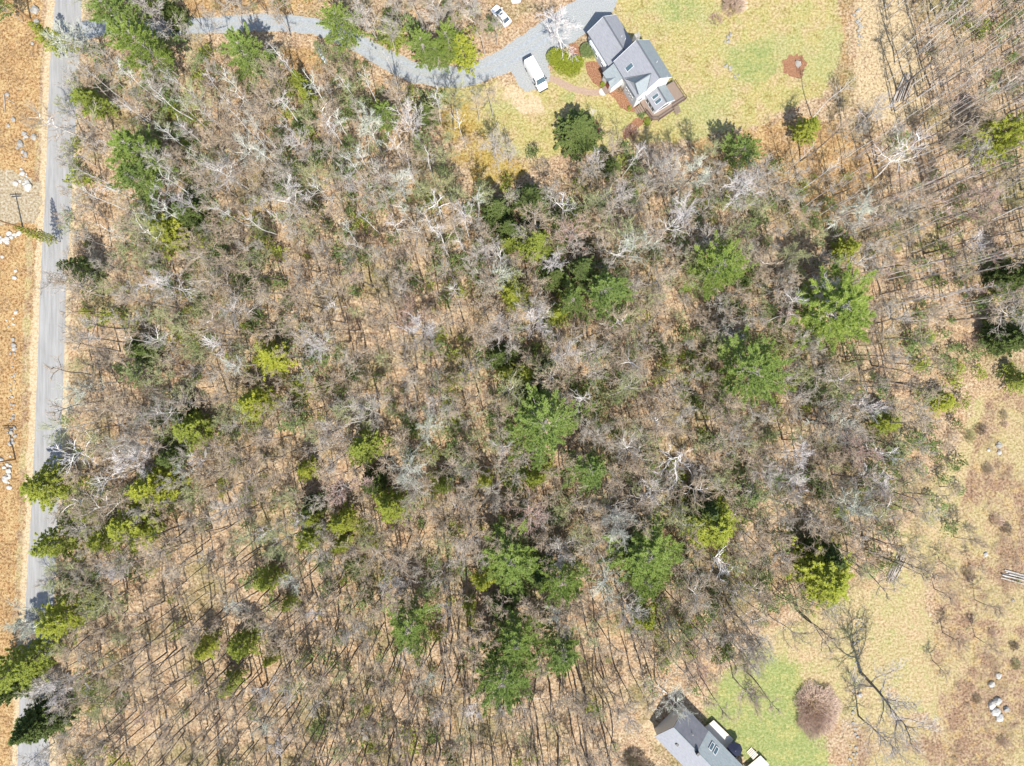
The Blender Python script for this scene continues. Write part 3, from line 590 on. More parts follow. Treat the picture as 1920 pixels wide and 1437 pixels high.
# ------------------------------------------------------------------ vehicles
m_wp = mk('white_paint', [(.3,(.78,.78,.78)),(.7,(.8,.8,.8))], 1, rough=.25, spec=.5)
m_tyre = flat('tyre_rubber', (.025,.025,.025), .9); m_rim = flat('wheel_rim', (.4,.4,.42), .35, metal=.8)
m_lamp = flat('lamp_lens', (.6,.62,.65), .15); m_red = flat('tail_lens', (.35,.02,.02), .2)
def loft(st, smooth=True):
    """st: list of (x, half-width low, z low, half-width mid, z mid, half-width top, z top)"""
    m = MB(); n = 8
    for x, a, z0, b, z1, c, z2 in st:
        m.V += [(x,-a,z0),(x,-b,z1*.55+z0*.45),(x,-b,z1),(x,-c,z2),(x,c,z2),(x,b,z1),(x,b,z1*.55+z0*.45),(x,a,z0)]
    for i in range(len(st)-1):
        for k in range(n): a = i*n+k; b = i*n+(k+1) % n; m.F.append((a, b, b+n, a+n))
    m.F.append(tuple(range(n-1,-1,-1))); m.F.append(tuple(range((len(st)-1)*n, len(st)*n))); return m
def bevel(o, w=.05, s=2):
    b = o.modifiers.new('soft', 'BEVEL'); b.width = w; b.segments = s; b.limit_method = 'ANGLE'; b.angle_limit = rad(25)
def wheels(root, xs, y, r=.34):
    for x in xs:
        for s in (-1, 1):
            w = MB().rod((x, s*y-.11, r), (x, s*y+.11, r), r, n=20).build('wheel', m_tyre, root); MB().rod((x, s*y+s*.115-.01, r), (x, s*y+s*.115+.01, r), r*.6, n=14).build('rim', m_rim, w)
vx, vy = W(1005.5, 135.5, 2.2)
van = empty('van', (vx, vy, 0), rad(-61)); tag(van, 'long white panel van parked nose down on the grey gravel', 'van')
bevel(loft([(-3.0,.96,.4,1.0,1.5,.86,2.35),(-2.9,1.0,.35,1.02,1.5,.9,2.42),(.9,1.0,.35,1.02,1.5,.9,2.42),(1.4,1.0,.35,1.02,1.45,.86,2.34),(2.0,.99,.38,1.0,1.3,.92,1.5),(2.6,.96,.4,.98,1.15,.9,1.28),(2.98,.86,.45,.88,.95,.8,1.05)]).build('body', m_wp, van), .07, 3)
MB().slab([(1.44,-.82,2.34),(2.03,-.9,1.54),(2.03,.9,1.54),(1.44,.82,2.34)], .03).build('windscreen', m_sky, van)
for s in (-1, 1):
    MB().slab([(.55,s*1.035,1.5),(1.75,s*1.03,1.46),(1.4,s*.93,2.1),(.6,s*.945,2.15)], .02).build('side_window', m_glass, van)
    mr = MB().box(1.5,1.68,s*1.06-.02+(0 if s>0 else -.26),s*1.06+.02+(.26 if s>0 else 0),1.35,1.65).build('mirror', m_black, van)
    MB().box(2.9,3.0,s*.72-.13,s*.72+.13,.72,.9).build('headlight', m_lamp, van)
    MB().box(-3.03,-2.97,s*.88-.08,s*.88+.08,.9,1.4).build('tail_light', m_red, van)
    MB().slab([(-3.02,s*.45-.33,1.55),(-3.02,s*.45+.33,1.55),(-2.99,s*.45+.3,2.1),(-2.99,s*.45-.3,2.1)], .02).build('rear_window', m_glass, van)
MB().box(2.94,3.1,-.88,.88,.38,.68).build('bumper', m_black, van); MB().box(-3.14,-2.98,-.9,.9,.38,.62).build('rear_bumper', m_black, van)
for i, x in enumerate((-2.4, -1.6, -.8, 0, .8)): MB().box(x-.04,x+.04,-.78,.78,2.415,2.435).build('roof_rib', m_white, van)
for s in (-1, 1): MB().slab([(-.6,s*1.03,.5),(-.57,s*1.03,.5),(-.57,s*.95,2.2),(-.6,s*.95,2.2)], .02).build('door_seam', m_black, van)
MB().box(-3.03,-3.0,-.03,.03,.7,2.2).build('rear_door_seam', m_black, van)
wheels(van, (-1.95, 2.05), .93, .37)
def make_car(px, py, ang, label):
    x, y = W(px, py, 1.0); car = empty('car', (x, y, 0), rad(ang)); tag(car, label, 'car')
    bevel(loft([(-2.15,.74,.4,.78,.78,.7,.88),(-1.95,.84,.3,.88,.85,.8,.98),(-1.2,.88,.28,.9,.88,.82,1.0),(.8,.88,.28,.9,.86,.82,.98),(1.6,.86,.3,.88,.76,.78,.88),(2.05,.76,.35,.8,.66,.68,.76),(2.18,.62,.4,.66,.58,.55,.64)]).build('body', m_wp, car), .06, 3)
    cab = loft([(-1.75,.66,.95,.72,.97,.7,.98),(-1.1,.72,.95,.74,1.1,.6,1.4),(.2,.72,.95,.74,1.1,.6,1.42),(1.05,.66,.95,.72,.97,.7,.975)]).build('windows', m_glass, car)
    rf = MB().slab([(-1.2,-.6,1.425),(.28,-.6,1.445),(.28,.6,1.445),(-1.2,.6,1.425)], .05).build('roof', m_wp, car); bevel(rf, .02)
    MB().slab([(-.25,-.36,1.452),(.1,-.36,1.456),(.1,.36,1.456),(-.25,.36,1.452)], .006).build('sunroof', m_glass, rf)
    for s in (-1, 1):
        for A_, B_, r_ in (((.28,s*.6,1.41),(1.02,s*.72,.97),.035),((-1.2,s*.6,1.4),(-1.72,s*.7,.98),.05),((-.4,s*.61,1.41),(-.4,s*.77,.98),.03)): MB().rod(A_, B_, r_, n=4).build('pillar', m_wp, car)
        MB().box(2.0,2.12,s*.6-.13,s*.6+.13,.6,.7).build('headlight', m_lamp, car); MB().box(.75,.95,s*.98-.08,s*.98+.08,.92,1.02).build('mirror', m_wp, car)
        MB().box(-2.17,-2.1,s*.6-.15,s*.6+.15,.66,.78).build('tail_light', m_red, car)
    wheels(car, (-1.35, 1.3), .8, .32); return car
make_car(939.3, 28.0, 131, 'small white car with a sunroof parked on brown grass near the top')
make_car(966, -18, 95, 'white car at the very top edge, almost wholly cut off')
kx, ky = W(603.5, 103, .3)
kay = empty('canoe', (kx, ky, 0), rad(-63)); tag(kay, 'pale upturned canoe lying beside the leafy trees below the driveway', 'canoe')
V = []; F = []; ns = 13; nr = 7
for i in range(ns):
    t = i/(ns-1)*2-1; w = .42*(1-t*t)**.6+.01; hh = .36*(1-.35*t*t)
    for k in range(nr): a = math.pi*k/(nr-1); V.append((t*1.9, math.cos(a)*w, math.sin(a)*hh*(.25+.75*(1-t**4))))
for i in range(ns-1):
    for k in range(nr-1): a = i*nr+k; F.append((a, a+1, a+nr+1, a+nr))
link('hull', mesh('hull', V, F, True), kay, mk('pale_hull', [(.3,(.6,.66,.66)),(.7,(.74,.78,.77))], 2, rough=.4))
MB().rod((-1.85,0,.37),(1.85,0,.37),.03,n=5).build('keel', m_rim, kay)

# ------------------------------------------------------------------ poles, rocks, logs, walls
m_pole = mk('pole_wood', [(.3,(.28,.15,.07)),(.7,(.5,.3,.14))], 3, stretch=(1,1,.3)); m_arm = flat('pole_arm', (.16,.12,.09), .9)
def utility_pole(px, py, label):
    x, y = W(px, py); t = empty('utility_pole', (x, y, 0), rad(3)); tag(t, label, 'utility pole', 'utility poles along the road')
    MB().rod((0,0,-.3),(0,0,9.6),.17,.11,8).build('pole', m_pole, t)
    MB().box(-1.1,1.1,.14,.26,8.9,9.05).box(-.9,.9,-.26,-.14,8.9,9.05).build('crossarm', m_arm, t)
    for q in (-1.0,-.4,.4,1.0): MB().cyl((q,.2,9.052),.05,.16,8).build('insulator', m_lamp, t)
utility_pole(43, 428, 'utility pole with a crossarm shadow at the dirt pull-off, left edge')
utility_pole(58, 37, 'utility pole leaning off the top left corner of the picture')
utility_pole(29, 862, 'utility pole beside the stone row, left edge below the middle')
m_rock = mk('pale_granite', [(.3,(.3,.28,.24)),(.5,(.52,.49,.43)),(.7,(.74,.7,.62))], 2, bump=.6, detail=8)
m_wrock = mk('white_granite', [(.3,(.6,.57,.5)),(.7,(.8,.77,.7))], 3, bump=.4, detail=8)
def rock(mb, x, y, sx, sy, sz, seed):
    bm = bmesh.new(); bmesh.ops.create_icosphere(bm, subdivisions=2, radius=1); rz = Matrix.Rotation(seed*1.7, 3, 'Z'); off = Vector((seed*3.1, seed*7.7, 0))
    V = []
    for v in bm.verts:
        n = mnoise.noise(v.co*1.3+off); c = v.co*(1+.35*n); c = rz @ Vector((c.x*sx, c.y*sy, c.z*sz)); V.append((x+c.x, y+c.y, c.z+sz*.35))
    mb.add(V, [tuple(v.index for v in f.verts) for f in bm.faces]); bm.free()
def boulder(px, py, r, label, mat=None, seed=1, el=1.0, tall=.6, group=None):
    x, y = W(px, py); mb = MB(); rock(mb, 0, 0, r*el, r, r*tall, seed); o = mb.build('boulder', mat or m_rock); o.location = (x, y, 0); tag(o, label, 'boulder', group)
g = 'white boulders in the scrub at lower right'
for i, (px, py, r, el, lb) in enumerate([(1871,1267,.5,1.1,'topmost pale boulder of the group in the lower right scrub'),(1858,1283,.5,1.2,'second pale boulder from the top in the lower right scrub'),
    (1868,1314,.75,.8,'tall pale boulder at the upper right of the touching cluster of four'),(1859,1321,.65,1.1,'round white boulder at the upper left of the touching cluster of four'),
    (1865,1334,.72,1.1,'big white boulder in the middle of the touching cluster of four'),(1873,1345,.66,1.2,'lowest white boulder of the touching cluster of four'),
    (1886,1329,.5,1.0,'grey boulder just right of the white boulder cluster')]):
    boulder(px, py, r*1.12, lb, m_wrock if i != 6 else m_rock, 3+i, el, .7, g)
for i, (px, py, r, lb) in enumerate([(1853,844,.35,'small pale boulder in the scrub at right, left of two darker ones'),(1872,835,.6,'upper grey boulder in the scrub at the right edge'),(1873,849,.45,'lower pale boulder in the scrub at the right edge'),
    (1848,1040,.45,'pale broken boulder left of the bleached logs at right edge'),(1612,1303,.45,'pale boulder on the stone wall beside the large spreading tree'),(1899,1126,.3,'small boulder under the bleached logs at right edge'),
    (64,258,.6,'grey boulder close to the road shoulder, upper left'),(26,225,.5,'grey boulder at upper left, above the short stone row'),(16,236,.35,'little grey boulder left of the stone row, upper left'),
    (30,345,.5,'white boulder at the left end of the rubble by the dirt pull-off'),(38,340,.35,'small white boulder at top of the rubble by the dirt pull-off'),(54,351,.75,'broad white slab boulder nearest the road at the dirt pull-off'),
    (66,20,.8,'grey slab boulder beside the utility pole, top left'),(69,42,.6,'grey boulder just right of the utility pole foot, top left'),(61,82,.35,'small grey stone left of the yellow-green tree tip over the road'),
    (1,863,.6,'pale boulder at the left edge level with the utility pole'),(30,508,.35,'white stone left of the road below the pull-off'),(28,521,.4,'grey stone with white top left of the road'),(5,482,.35,'white stone on the left edge below the pull-off'),(14,178,.4,'grey stone among fallen limbs at upper left')]):
    boulder(px, py, r, lb, m_wrock if 'white' in lb or 'pale' in lb else m_rock, 20+i)
pk = MB(); x, y = W(1495, 121); pk.add([(-.5,.55,0),(.55,.5,0),(.75,-.1,0),(.1,-.75,0),(-.3,-.2,0),(.15,.05,1.1),(-.35,.5,.55),(.5,.45,.35)], [(0,6,4),(6,5,4),(4,5,3),(3,5,2),(2,5,7),(2,7,1),(5,6,7),(6,0,1,7)])
o = pk.build('standing_stone', m_wrock); o.location = (x, y, 0); tag(o, 'pale jagged stone standing in the round mulch bed on the lawn', 'stone')
def stone_row(pts, n, r, label, seed, mat=None, name='stone_wall'):
    rng = random.Random(seed); mb = MB(); P = [Vector(W(*p)) for p in pts]; ox, oy = P[0]
    tot = len(P)-1
    for i in range(n):
        f = i/(n-1)*tot; k = min(tot-1, int(f)); q = P[k].lerp(P[k+1], f-k); s = r*rng.choice([.35,.5,.6,.8,1.0,1.25])
        rock(mb, q.x-ox+rng.gauss(0,.38), q.y-oy+rng.gauss(0,.35), s*rng.uniform(1,1.3), s*rng.uniform(.7,1), s*.6, seed+i*.37)
    o = mb.build(name, mat or m_rock); o.location = (ox, oy, 0); tag(o, label, 'stone wall')
stone_row([(25,640),(24,700),(25,750),(23,800),(21,835)], 34, .36, 'long broken row of pale stones down the left edge, above the lower utility pole', 5, m_rock)
stone_row([(20,866),(14,885),(14,912)], 14, .45, 'short row of white stones left of the road, below the lower utility pole', 8, m_wrock)
stone_row([(44,252),(40,275),(43,300)], 11, .5, 'short row of grey stones beside the road shoulder, upper left', 11)
stone_row([(42,325),(46,340),(55,352)], 14, .4, 'heap of white rubble at the mouth of the dirt pull-off', 13, m_wrock)
stone_row([(2,448),(20,446),(38,442)], 16, .4, 'heap of white rubble below the dirt pull-off', 17, m_wrock)
stone_row([(23,588),(21,606),(20,612)], 5, .35, 'few white stones left of the road beyond the long stone row', 19, m_wrock)
stone_row([(1611,1160),(1608,1210),(1604,1280),(1603,1340),(1598,1400),(1595,1445)], 80, .22, 'low old stone wall running beside the round brown shrub, lower right', 23)
stone_row([(1607,20),(1610,50),(1611,90)], 26, .28, 'thin line of stones between lawn and pale clearing, top right', 29)
stone_row([(1374,64),(1366,72),(1357,82)], 9, .42, 'pale stone edging at the top of the round lawn patch', 31, name='stone_edging')
stone_row([(1366,120),(1373,133),(1379,141),(1384,147)], 16, .22, 'thin curved stone edging at the left of the round lawn patch', 37, name='stone_edging')
m_log = mk('weathered_log', [(.3,(.36,.29,.22)),(.7,(.62,.53,.44))], 2, stretch=(1,1,1), bump=.4); m_wlog = mk('bleached_log', [(.3,(.55,.49,.43)),(.7,(.76,.71,.64))], 2, bump=.4)
ORDN = ['first','second','third','fourth','fifth','sixth','seventh','eighth','ninth','tenth','eleventh','twelfth']
def log_pile(a, b, n, spread, label, grp, seed, mats):
    rng = random.Random(seed); A = Vector((*W(*a), 0)); B = Vector((*W(*b), 0)); d = (B-A); L = d.length; d.normalize(); s = Vector((-d.y, d.x, 0))
    for i in range(n):
        lay = 0 if i < n*.6 else 1; f = (i/(n*.6) if lay == 0 else (i-n*.6)/(n*.4)); o0 = (f-.5)*spread*(1 if lay == 0 else .6); r = rng.uniform(.09,.16)
        l = L*rng.uniform(.6,.95); st = (L-l)*rng.random(); p = A+d*st+s*(o0+rng.uniform(-.1,.1)); q = p+d*l+s*rng.uniform(-.35,.35); p.z = r+lay*.26; q.z = r+lay*.24
        o = MB().rod(p-A, q-A, r, r*.75, 7).build('log', mats[i % len(mats)]); o.location = A; tag(o, ORDN[i]+' '+label, 'log', grp)
log_pile((1683,198), (1706,140), 12, 2.6, 'long grey log, counted from the left, of the stack in the pale upper clearing', 'logs stacked in the upper clearing', 3, (m_log, m_wlog, m_log))
log_pile((1664,1093), (1694,1028), 10, 1.9, 'long bleached log, counted from the left, of the stack at the meadow edge', 'logs stacked at the meadow edge', 4, (m_wlog, m_log))
log_pile((1874,1074), (1925,1084), 7, 1.6, 'bleached log, counted from below, of the pile at the right edge of the scrub', 'logs at the right edge', 6, (m_wlog,))
for (a, b, r, lb) in [((8,178),(11,212),.13,'grey fallen log at the upper left edge'),((12,186),(30,196),.09,'thin grey fallen limb beside a log at the upper left edge'),((920,75),(900,95),.06,'thin bare pole lying by the driveway near the small car')]:
    A = Vector((*W(*a), r)); B = Vector((*W(*b), r)); o = MB().rod((0,0,0), B-A, r, r*.7, 7).build('fallen_log', m_log); o.location = A; tag(o, lb, 'log')

# ------------------------------------------------------------------ shrubs by the houses
def bush(name, key, px, py, R, hh, n, mat, label, seed, cat='shrub', ln=.16, wd=.06):
    x, y = W(px, py, hh*.5); T, C = bush_shape(seed, R, hh, n, ln, wd); t = empty(name, (x, y, 0)); tag(t, label, cat)
    T.build('stems', M['bark_dark'], t); C.build('foliage', M[mat], t)
bush('rhododendron_bush', 0, 1050, 112, 2.5, 1.9, 2600, 'rhodo', 'heart-shaped yellow-green bush between the van and the house, left lobe', 1)
bush('rhododendron_bush', 0, 1071, 126, 2.3, 1.8, 2400, 'rhodo', 'rounded yellow-green bush touching the mulch bed, right lobe of the heart', 2)
bush('garden_shrub', 0, 1104, 97, 1.7, 1.6, 1500, 'soft', 'grey-green shrub against the long wall of the house', 3)
bush('garden_shrub', 0, 1131, 157, .6, .7, 260, 'rhodo', 'small yellow shrub at the porch corner of the house', 4)
bush('garden_shrub', 0, 1203, 216, .7, .6, 260, 'soft', 'little green shrub between the deck steps and lower mulch bed', 5)
bush('garden_shrub', 0, 1213, 228, .8, .7, 300, 'olive', 'low green shrub beside the pointed corner of the deck', 6)
bush('garden_shrub', 0, 1181, 203, .45, .5, 160, 'olive', 'tiny shrub in the tip of the long mulch bed', 7)
def scrub_shrub(i, px, py, R):
    x, y = W(px, py); C = twigbush_shape(500+i, R, R*.8, int(150*R), .018); o = C.build('scrub_shrub', M[('twig_tan','brown_shrub','bark_dark','twig_green')[i % 4]]); o.location = (x, y, 0)
    tag(o, ['topmost','second','third','fourth','fifth','sixth','seventh','eighth','ninth','tenth','eleventh','twelfth','thirteenth','lowest'][i]+' from the top of the loose scrub bushes at the right edge', 'shrub', 'scrub bushes at the right edge')
for i, (px, py, R) in enumerate([(1880,778,.9),(1882,795,.8),(1836,805,1.2),(1815,818,1.3),(1850,880,1.2),(1866,975,1.4),(1885,990,1.1),(1905,1085,.8),(1812,1072,1.2),(1858,1185,.9),(1900,1210,1.0),(1903,1245,1.1),(1830,1310,1.0),(1880,1390,1.3)]): scrub_shrub(i, px, py, R)
def dormant(px, py, R, hh, n, mat, label, seed, sq=(1,1)):
    x, y = W(px, py, hh*.4); C = twigbush_shape(seed, R, hh, int(n*.55), .026); o = C.build('dormant_shrub', M[mat]); o.location = (x, y, 0); o.scale = (sq[0], sq[1], 1); tag(o, label, 'shrub')
dormant(1533, 1332, 4.9, 1.7, 3600, 'brown_shrub', 'huge rounded brown leafless shrub on the lower lawn', 1, (.9,1.1))
dormant(1377, 8, 2.4, 1.8, 1300, 'brown_shrub', 'rounded brown leafless shrub on the lawn at the top edge', 2)
dormant(1191, 1436, 2.6, 2.2, 1600, 'twig_tan', 'rounded brown leafless shrub at the bottom edge, left of the lower house', 3)
dormant(1166, 166, 1.0, 1.1, 250, 'twig_tan', 'thin leafless shrub in the mulch bed by the porch', 4)
dormant(1343, 36, 1.4, .6, 260, 'twig_pink', 'flat pinkish leafless shrub on the lawn below the top one', 5)
dormant(1184, 248, 1.6, 1.2, 420, 'twig_pink', 'red-brown leafless shrub in the lower mulch bed', 6)

# ------------------------------------------------------------------ evergreens, most where their crowns were seen, some added to deepen shadow pockets
# (px, py, crown radius in px, kind, height, label, short phrase used when other trees are described by it)
EV = [
(217,28,40,'pine',16,'bright green pine at the top, nearest the road','topmost roadside pine'),
(275,88,44,'pine',17,'big bright pine below right of the topmost roadside pine',None),
(93,72,19,'hemlock',10,'yellow-green tree tip hanging over the road, top left','yellow-green tip over the road'),
(128,80,11,'hemlock',9,'thin dark green tree tip over the road, beside a yellow-green one',None),
(461,99,38,'pine',14,'green pine just below the straight part of the driveway','pine under the driveway'),
(642,42,36,'pine',14,'green pine standing against the driveway bend at the top','pine on the driveway bend'),
(600,92,22,'soft',6,'bright leafy tree above the canoe',None),
(635,100,20,'soft',6,'bright leafy tree just right of the canoe','canoe'),
(793,88,27,'pine',12,'left one of the three crowded green trees inside the driveway curve',None),
(838,72,32,'pine',12,'middle tall one of the three crowded trees inside the driveway curve','trees in the driveway curve'),
(868,95,24,'hemlock',11,'right yellow-green one of the three crowded trees inside the driveway curve',None),
(820,104,26,'pine',9,'lowest green tree of the crowd inside the driveway curve',None),
(735,68,22,'hemlock',9,'pale olive tree above the driveway, left of the crowded trees',None),
(176,192,28,'hemlock',10,'golden olive tree touching the road edge, upper left','golden tree on the road edge'),
(256,285,52,'pine',17,'largest green pine of the upper left, upper half','large upper left pine'),
(262,338,38,'pine',15,'green pine under the largest upper left pine',None),
(722,218,24,'pine',10,'dark green bushy tree left of the golden grass','dark bushy tree by the golden grass'),
(790,268,22,'soft',7,'blue-green rounded tree at the left tip of the golden grass',None),
(660,265,17,'soft',6,'fresh green small tree in the upper wood','fresh green tree, upper wood'),
(686,200,18,'soft',6,'yellow-green soft tree left of the dark bushy tree',None),
(1083,246,34,'spruce',8.5,'dense dark green spruce alone on the lawn below the house','dark spruce on the lawn'),
(1384,283,35,'pine',10,'grey-green pine at the lawn edge beside a big shadow','pine by the big shadow'),
(1513,241,20,'hemlock',9,'bright green slanting tree right of the lawn','slanting tree right of the lawn'),
(1877,252,38,'hemlock',14,'olive tree shaded in its middle, near the upper right edge','olive tree, upper right edge'),
(320,442,38,'hemlock',11,'yellow-olive dense tree in the left wood below the large pine','yellow-olive tree, left wood'),
(1345,512,52,'pine',16,'big dark-topped green pine in the right wood, upper one','upper right-wood pine'),
(1135,545,48,'pine',16,'big green pine right of the middle, in the upper half','upper middle pine'),
(1072,568,32,'pine',13,'green pine touching the upper middle pine on its left',None),
(1045,590,24,'hemlock',9,'yellow-olive tree at the foot of two touching pines',None),
(964,556,28,'hemlock',10,'bright lime tree at the middle, upper half','lime tree, upper middle'),
(1006,460,30,'hemlock',11,'bright yellow-green tree in the dark hollow','yellow-green tree in the hollow'),
(950,460,18,'hemlock',8,'small yellow-green tree in the dark hollow',None),
(1568,578,68,'pine',18,'largest starry green pine on the right','starry pine on the right'),
(1400,690,64,'pine',17,'broad loose green pine at right of the middle','broad loose pine'),
(1585,466,20,'hemlock',8,'small round green tree above the starry pine',None),
(1834,483,14,'soft',6,'small light green tree alone in the thin right wood','lone light green tree, right'),
(1902,516,26,'spruce',13,'dark evergreen cut by the right edge, upper one','dark evergreen, right edge'),
(1897,632,28,'spruce',13,'dark evergreen cut by the right edge, lower one','lower dark evergreen, right edge'),
(510,672,30,'hemlock',9,'olive tree left of the centre wood','olive tree left of centre'),
(592,672,28,'soft',7,'soft green tree beside white branches, left of centre',None),
(480,750,36,'hemlock',12,'dark olive tree in the left-centre wood','dark olive tree, left centre'),
(550,790,28,'soft',8,'blue-green soft tree right of the dark olive tree',None),
(362,805,32,'hemlock',10,'yellow-green flat-bottomed tree in the left wood','yellow-green tree, mid left'),
(420,816,18,'soft',7,'small blue-green tree touching the yellow-green mid left tree',None),
(684,831,36,'hemlock',12,'round olive tree with dark top, just left of the centre','round olive tree near centre'),
(1022,810,66,'pine',17,'broad feathery bright pine just below the middle','feathery pine below the middle'),
(1108,880,42,'pine',14,'bright pine below right of the feathery pine',None),
(985,702,20,'hemlock',8,'small lime tree at the very middle','small lime tree, very middle'),
(946,700,18,'hemlock',7,'small dim olive tree at the very middle',None),
(1005,895,22,'hemlock',8,'yellow-tipped dark tree under the feathery pine',None),
(1045,926,15,'soft',6,'tiny fresh green tree below the feathery pine',None),
(322,860,22,'hemlock',9,'small dark olive tree above a bigger yellow-olive one, left wood',None),
(288,907,42,'hemlock',12,'wide yellow-olive tree in the lower left wood','wide yellow-olive tree, lower left'),
(88,905,44,'hemlock',13,'ragged olive evergreen reaching across the road','ragged evergreen over the road'),
(248,985,36,'hemlock',11,'golden olive tree under the wide yellow-olive one','golden olive tree, lower left'),
(104,1018,34,'hemlock',12,'olive-green tree at the road below the ragged evergreen',None),
(160,965,18,'hemlock',8,'dim olive tree between the road and golden olive tree',None),
(730,947,34,'hemlock',12,'bright yellow-green tree with dark notch, lower centre','notched yellow-green tree'),
(580,972,19,'hemlock',9,'upper one of two stacked lime trees, lower left centre',None),
(583,1010,26,'hemlock',9,'lower wider one of two stacked lime trees, lower left centre','stacked lime trees'),
(643,975,26,'hemlock',10,'lime tree with dark top right of the stacked lime trees',None),
(640,1020,18,'hemlock',7,'low lime tree under the dark-topped lime tree',None),
(577,880,18,'hemlock',8,'narrow dark olive tree left of the centre, lower half',None),
(834,910,18,'hemlock',8,'small olive tree below the centre','small olive tree below centre'),
(911,906,17,'hemlock',8,'small pale lime tree left of the feathery pine',None),
(508,1086,25,'hemlock',9,'lime tree with dark top in the lower left wood','lime tree, lower left wood'),
(472,1092,20,'soft',7,'soft green tree left of the lime tree, lower left wood',None),
(542,1132,13,'hemlock',7,'small golden-green tree below the lime tree, lower left',None),
(958,1050,54,'pine',15,'jagged light green pine in the lower middle','jagged lower middle pine'),
(1060,1082,44,'pine',15,'light green pine at the right of the jagged one',None),
(905,1085,20,'hemlock',10,'dark olive tree at the left foot of the jagged pine',None),
(968,1110,22,'hemlock',9,'dark yellow-tipped tree under the jagged pine',None),
(1212,1040,60,'pine',16,'large cool green pine below right of centre','large cool green pine'),
(1212,1098,38,'pine',13,'green pine under the large cool green one',None),
(1205,1155,22,'hemlock',10,'yellow-tipped tree at the foot of the two cool pines',None),
(1333,985,48,'hemlock',13,'dark-topped olive tree in the lower right wood','dark-topped olive tree'),
(1402,925,36,'soft',9,'blue-green loose tree in the lower right wood','blue-green loose tree'),
(1550,1088,52,'hemlock',13,'dense olive tree standing at the lawn edge, lower right','dense olive tree, lower right'),
(1533,1050,24,'hemlock',10,'dark evergreen behind the dense olive one, lower right',None),
(770,1168,50,'pine',14,'flat star-shaped green pine in the lower middle wood','flat star-shaped pine'),
(460,1203,30,'hemlock',9,'lime bushy tree in the sparse lower left wood','bushy lime tree, lower left'),
(388,1216,22,'hemlock',8,'small mottled green tree left of the bushy lime tree',None),
(430,1282,19,'hemlock',9,'small slanting dark tree in the sparse lower left wood','small slanting dark tree'),
(508,1234,13,'hemlock',7,'tiny dark-topped lime tree in the sparse lower wood',None),
(115,1165,48,'hemlock',13,'bright olive tree bulging over the road, lower left','bright olive roadside tree'),
(46,1243,48,'hemlock',15,'large yellow-green tree over the road at the left edge','yellow-green tree, lower left edge'),
(78,1350,38,'spruce',13,'dark dense evergreen over the road near the bottom','dark evergreen by the road, bottom'),
(72,441,11,'hemlock',12,'thin dark-stemmed tree tip crossing the road at the pull-off',None),
(968,1200,46,'pine',16,'upper half of the big lower middle pine clump, green pine','lower pine clump'),
(952,1262,58,'pine',17,'largest pine of the lower clump, at its bottom left',None),
(1056,1222,42,'pine',15,'dark green pine at the right of the lower clump',None),
(942,1140,24,'hemlock',9,'dark small tree above the lower pine clump',None),
(803,1105,20,'soft',7,'soft green tree left of the jagged lower pine',None),
(880,1140,15,'hemlock',7,'small mottled dark tree between two lower pines',None),
(1663,792,22,'hemlock',7,'bright olive low tree at the right wood edge','low olive tree, right wood edge'),
(1770,752,20,'hemlock',5,'low dark green shrubby tree at the meadow top','green tree at the meadow top'),
(1738,742,16,'soft',5,'low lime shrubby tree at the meadow top',None),
(1545,915,18,'soft',6,'dim green small tree in the lower right wood',None),
(495,432,20,'soft',7,'soft green tree in the upper left centre',None),
(150,505,26,'hemlock',11,'dim green tree touching the road, left','dim green roadside tree'),
(262,700,30,'soft',8,'feathery olive tree in the left wood','feathery olive tree, left'),
(832,322,18,'soft',6,'green rounded tree below the left tip of the golden grass','golden grass tip'),
(900,345,15,'soft',7,'fresh green spiky tree under the golden grass',None),
(1195,325,22,'soft',8,'lime tree under the lawn edge, left of the big shadow','lime tree under the lawn edge'),
(1215,1170,12,'soft',5,'tiny tree under the cool pines',None),
(1910,712,20,'hemlock',6,'green shrubby tree cut by the right edge, above the scrub',None),
(1725,640,22,'soft',7,'soft green tree in the thin right wood','soft green tree, thin right wood'),
(1400,430,22,'soft',7,'mossy green tree right of the hollow',None),
(1230,480,18,'soft',7,'dim green tree in the middle of the upper right wood',None),
(560,150,16,'hemlock',8,'narrow lime tree below the pine under the driveway','narrow lime tree, upper wood'),
(578,185,14,'hemlock',8,'narrow dim olive tree below a lime one, upper wood',None),
(735,770,14,'soft',5,'tiny lime tree near the centre',None),
(200,1015,26,'hemlock',10,'dim olive tree right of the dark roadside tree',None),
(1440,820,20,'soft',6,'soft dim tree in the right wood',None),
(1155,750,24,'soft',7,'soft yellow-green tree right of the very middle','soft yellow-green tree, middle right'),
(-4,6,18,'pine',10,'dark green pine in the top left corner',None),
(932,398,24,'spruce',11,'dark evergreen added for shade in the hollow under the golden grass, upper one',None),  # dark evergreens from here to the very middle are added to deepen shadow pockets
(952,432,20,'spruce',10,'dark evergreen added for shade in the hollow under the golden grass, lower one',None),
(992,372,24,'spruce',9,'low dark evergreen added as shadow just right of the golden grass','dark hollow'),
(1092,505,26,'hemlock',12,'dark green tree added for shade behind the left of the upper middle pine',None),
(1040,520,22,'spruce',10,'dark evergreen added for shade in the hollow between lime tree and pine',None),
(1150,322,18,'hemlock',9,'dim green tree added for shade left of the lime tree under the lawn edge',None),
(1275,445,22,'soft',8,'mossy green tree left of the upper right-wood pine',None),
(1000,745,26,'spruce',10,'dark evergreen added for shade above the feathery pine',None),
(938,668,20,'spruce',9,'dark evergreen added for shade above the small lime trees at the very middle',None),
(1010,1075,26,'spruce',12,'dark evergreen between the two lower middle pines',None),
(1180,1035,26,'spruce',13,'dark evergreen at the left of the large cool green pine',None),
(1320,955,30,'spruce',12,'dark evergreen top behind the dark-topped olive tree',None),
(340,770,20,'spruce',9,'dark evergreen above the yellow-green mid left tree',None),
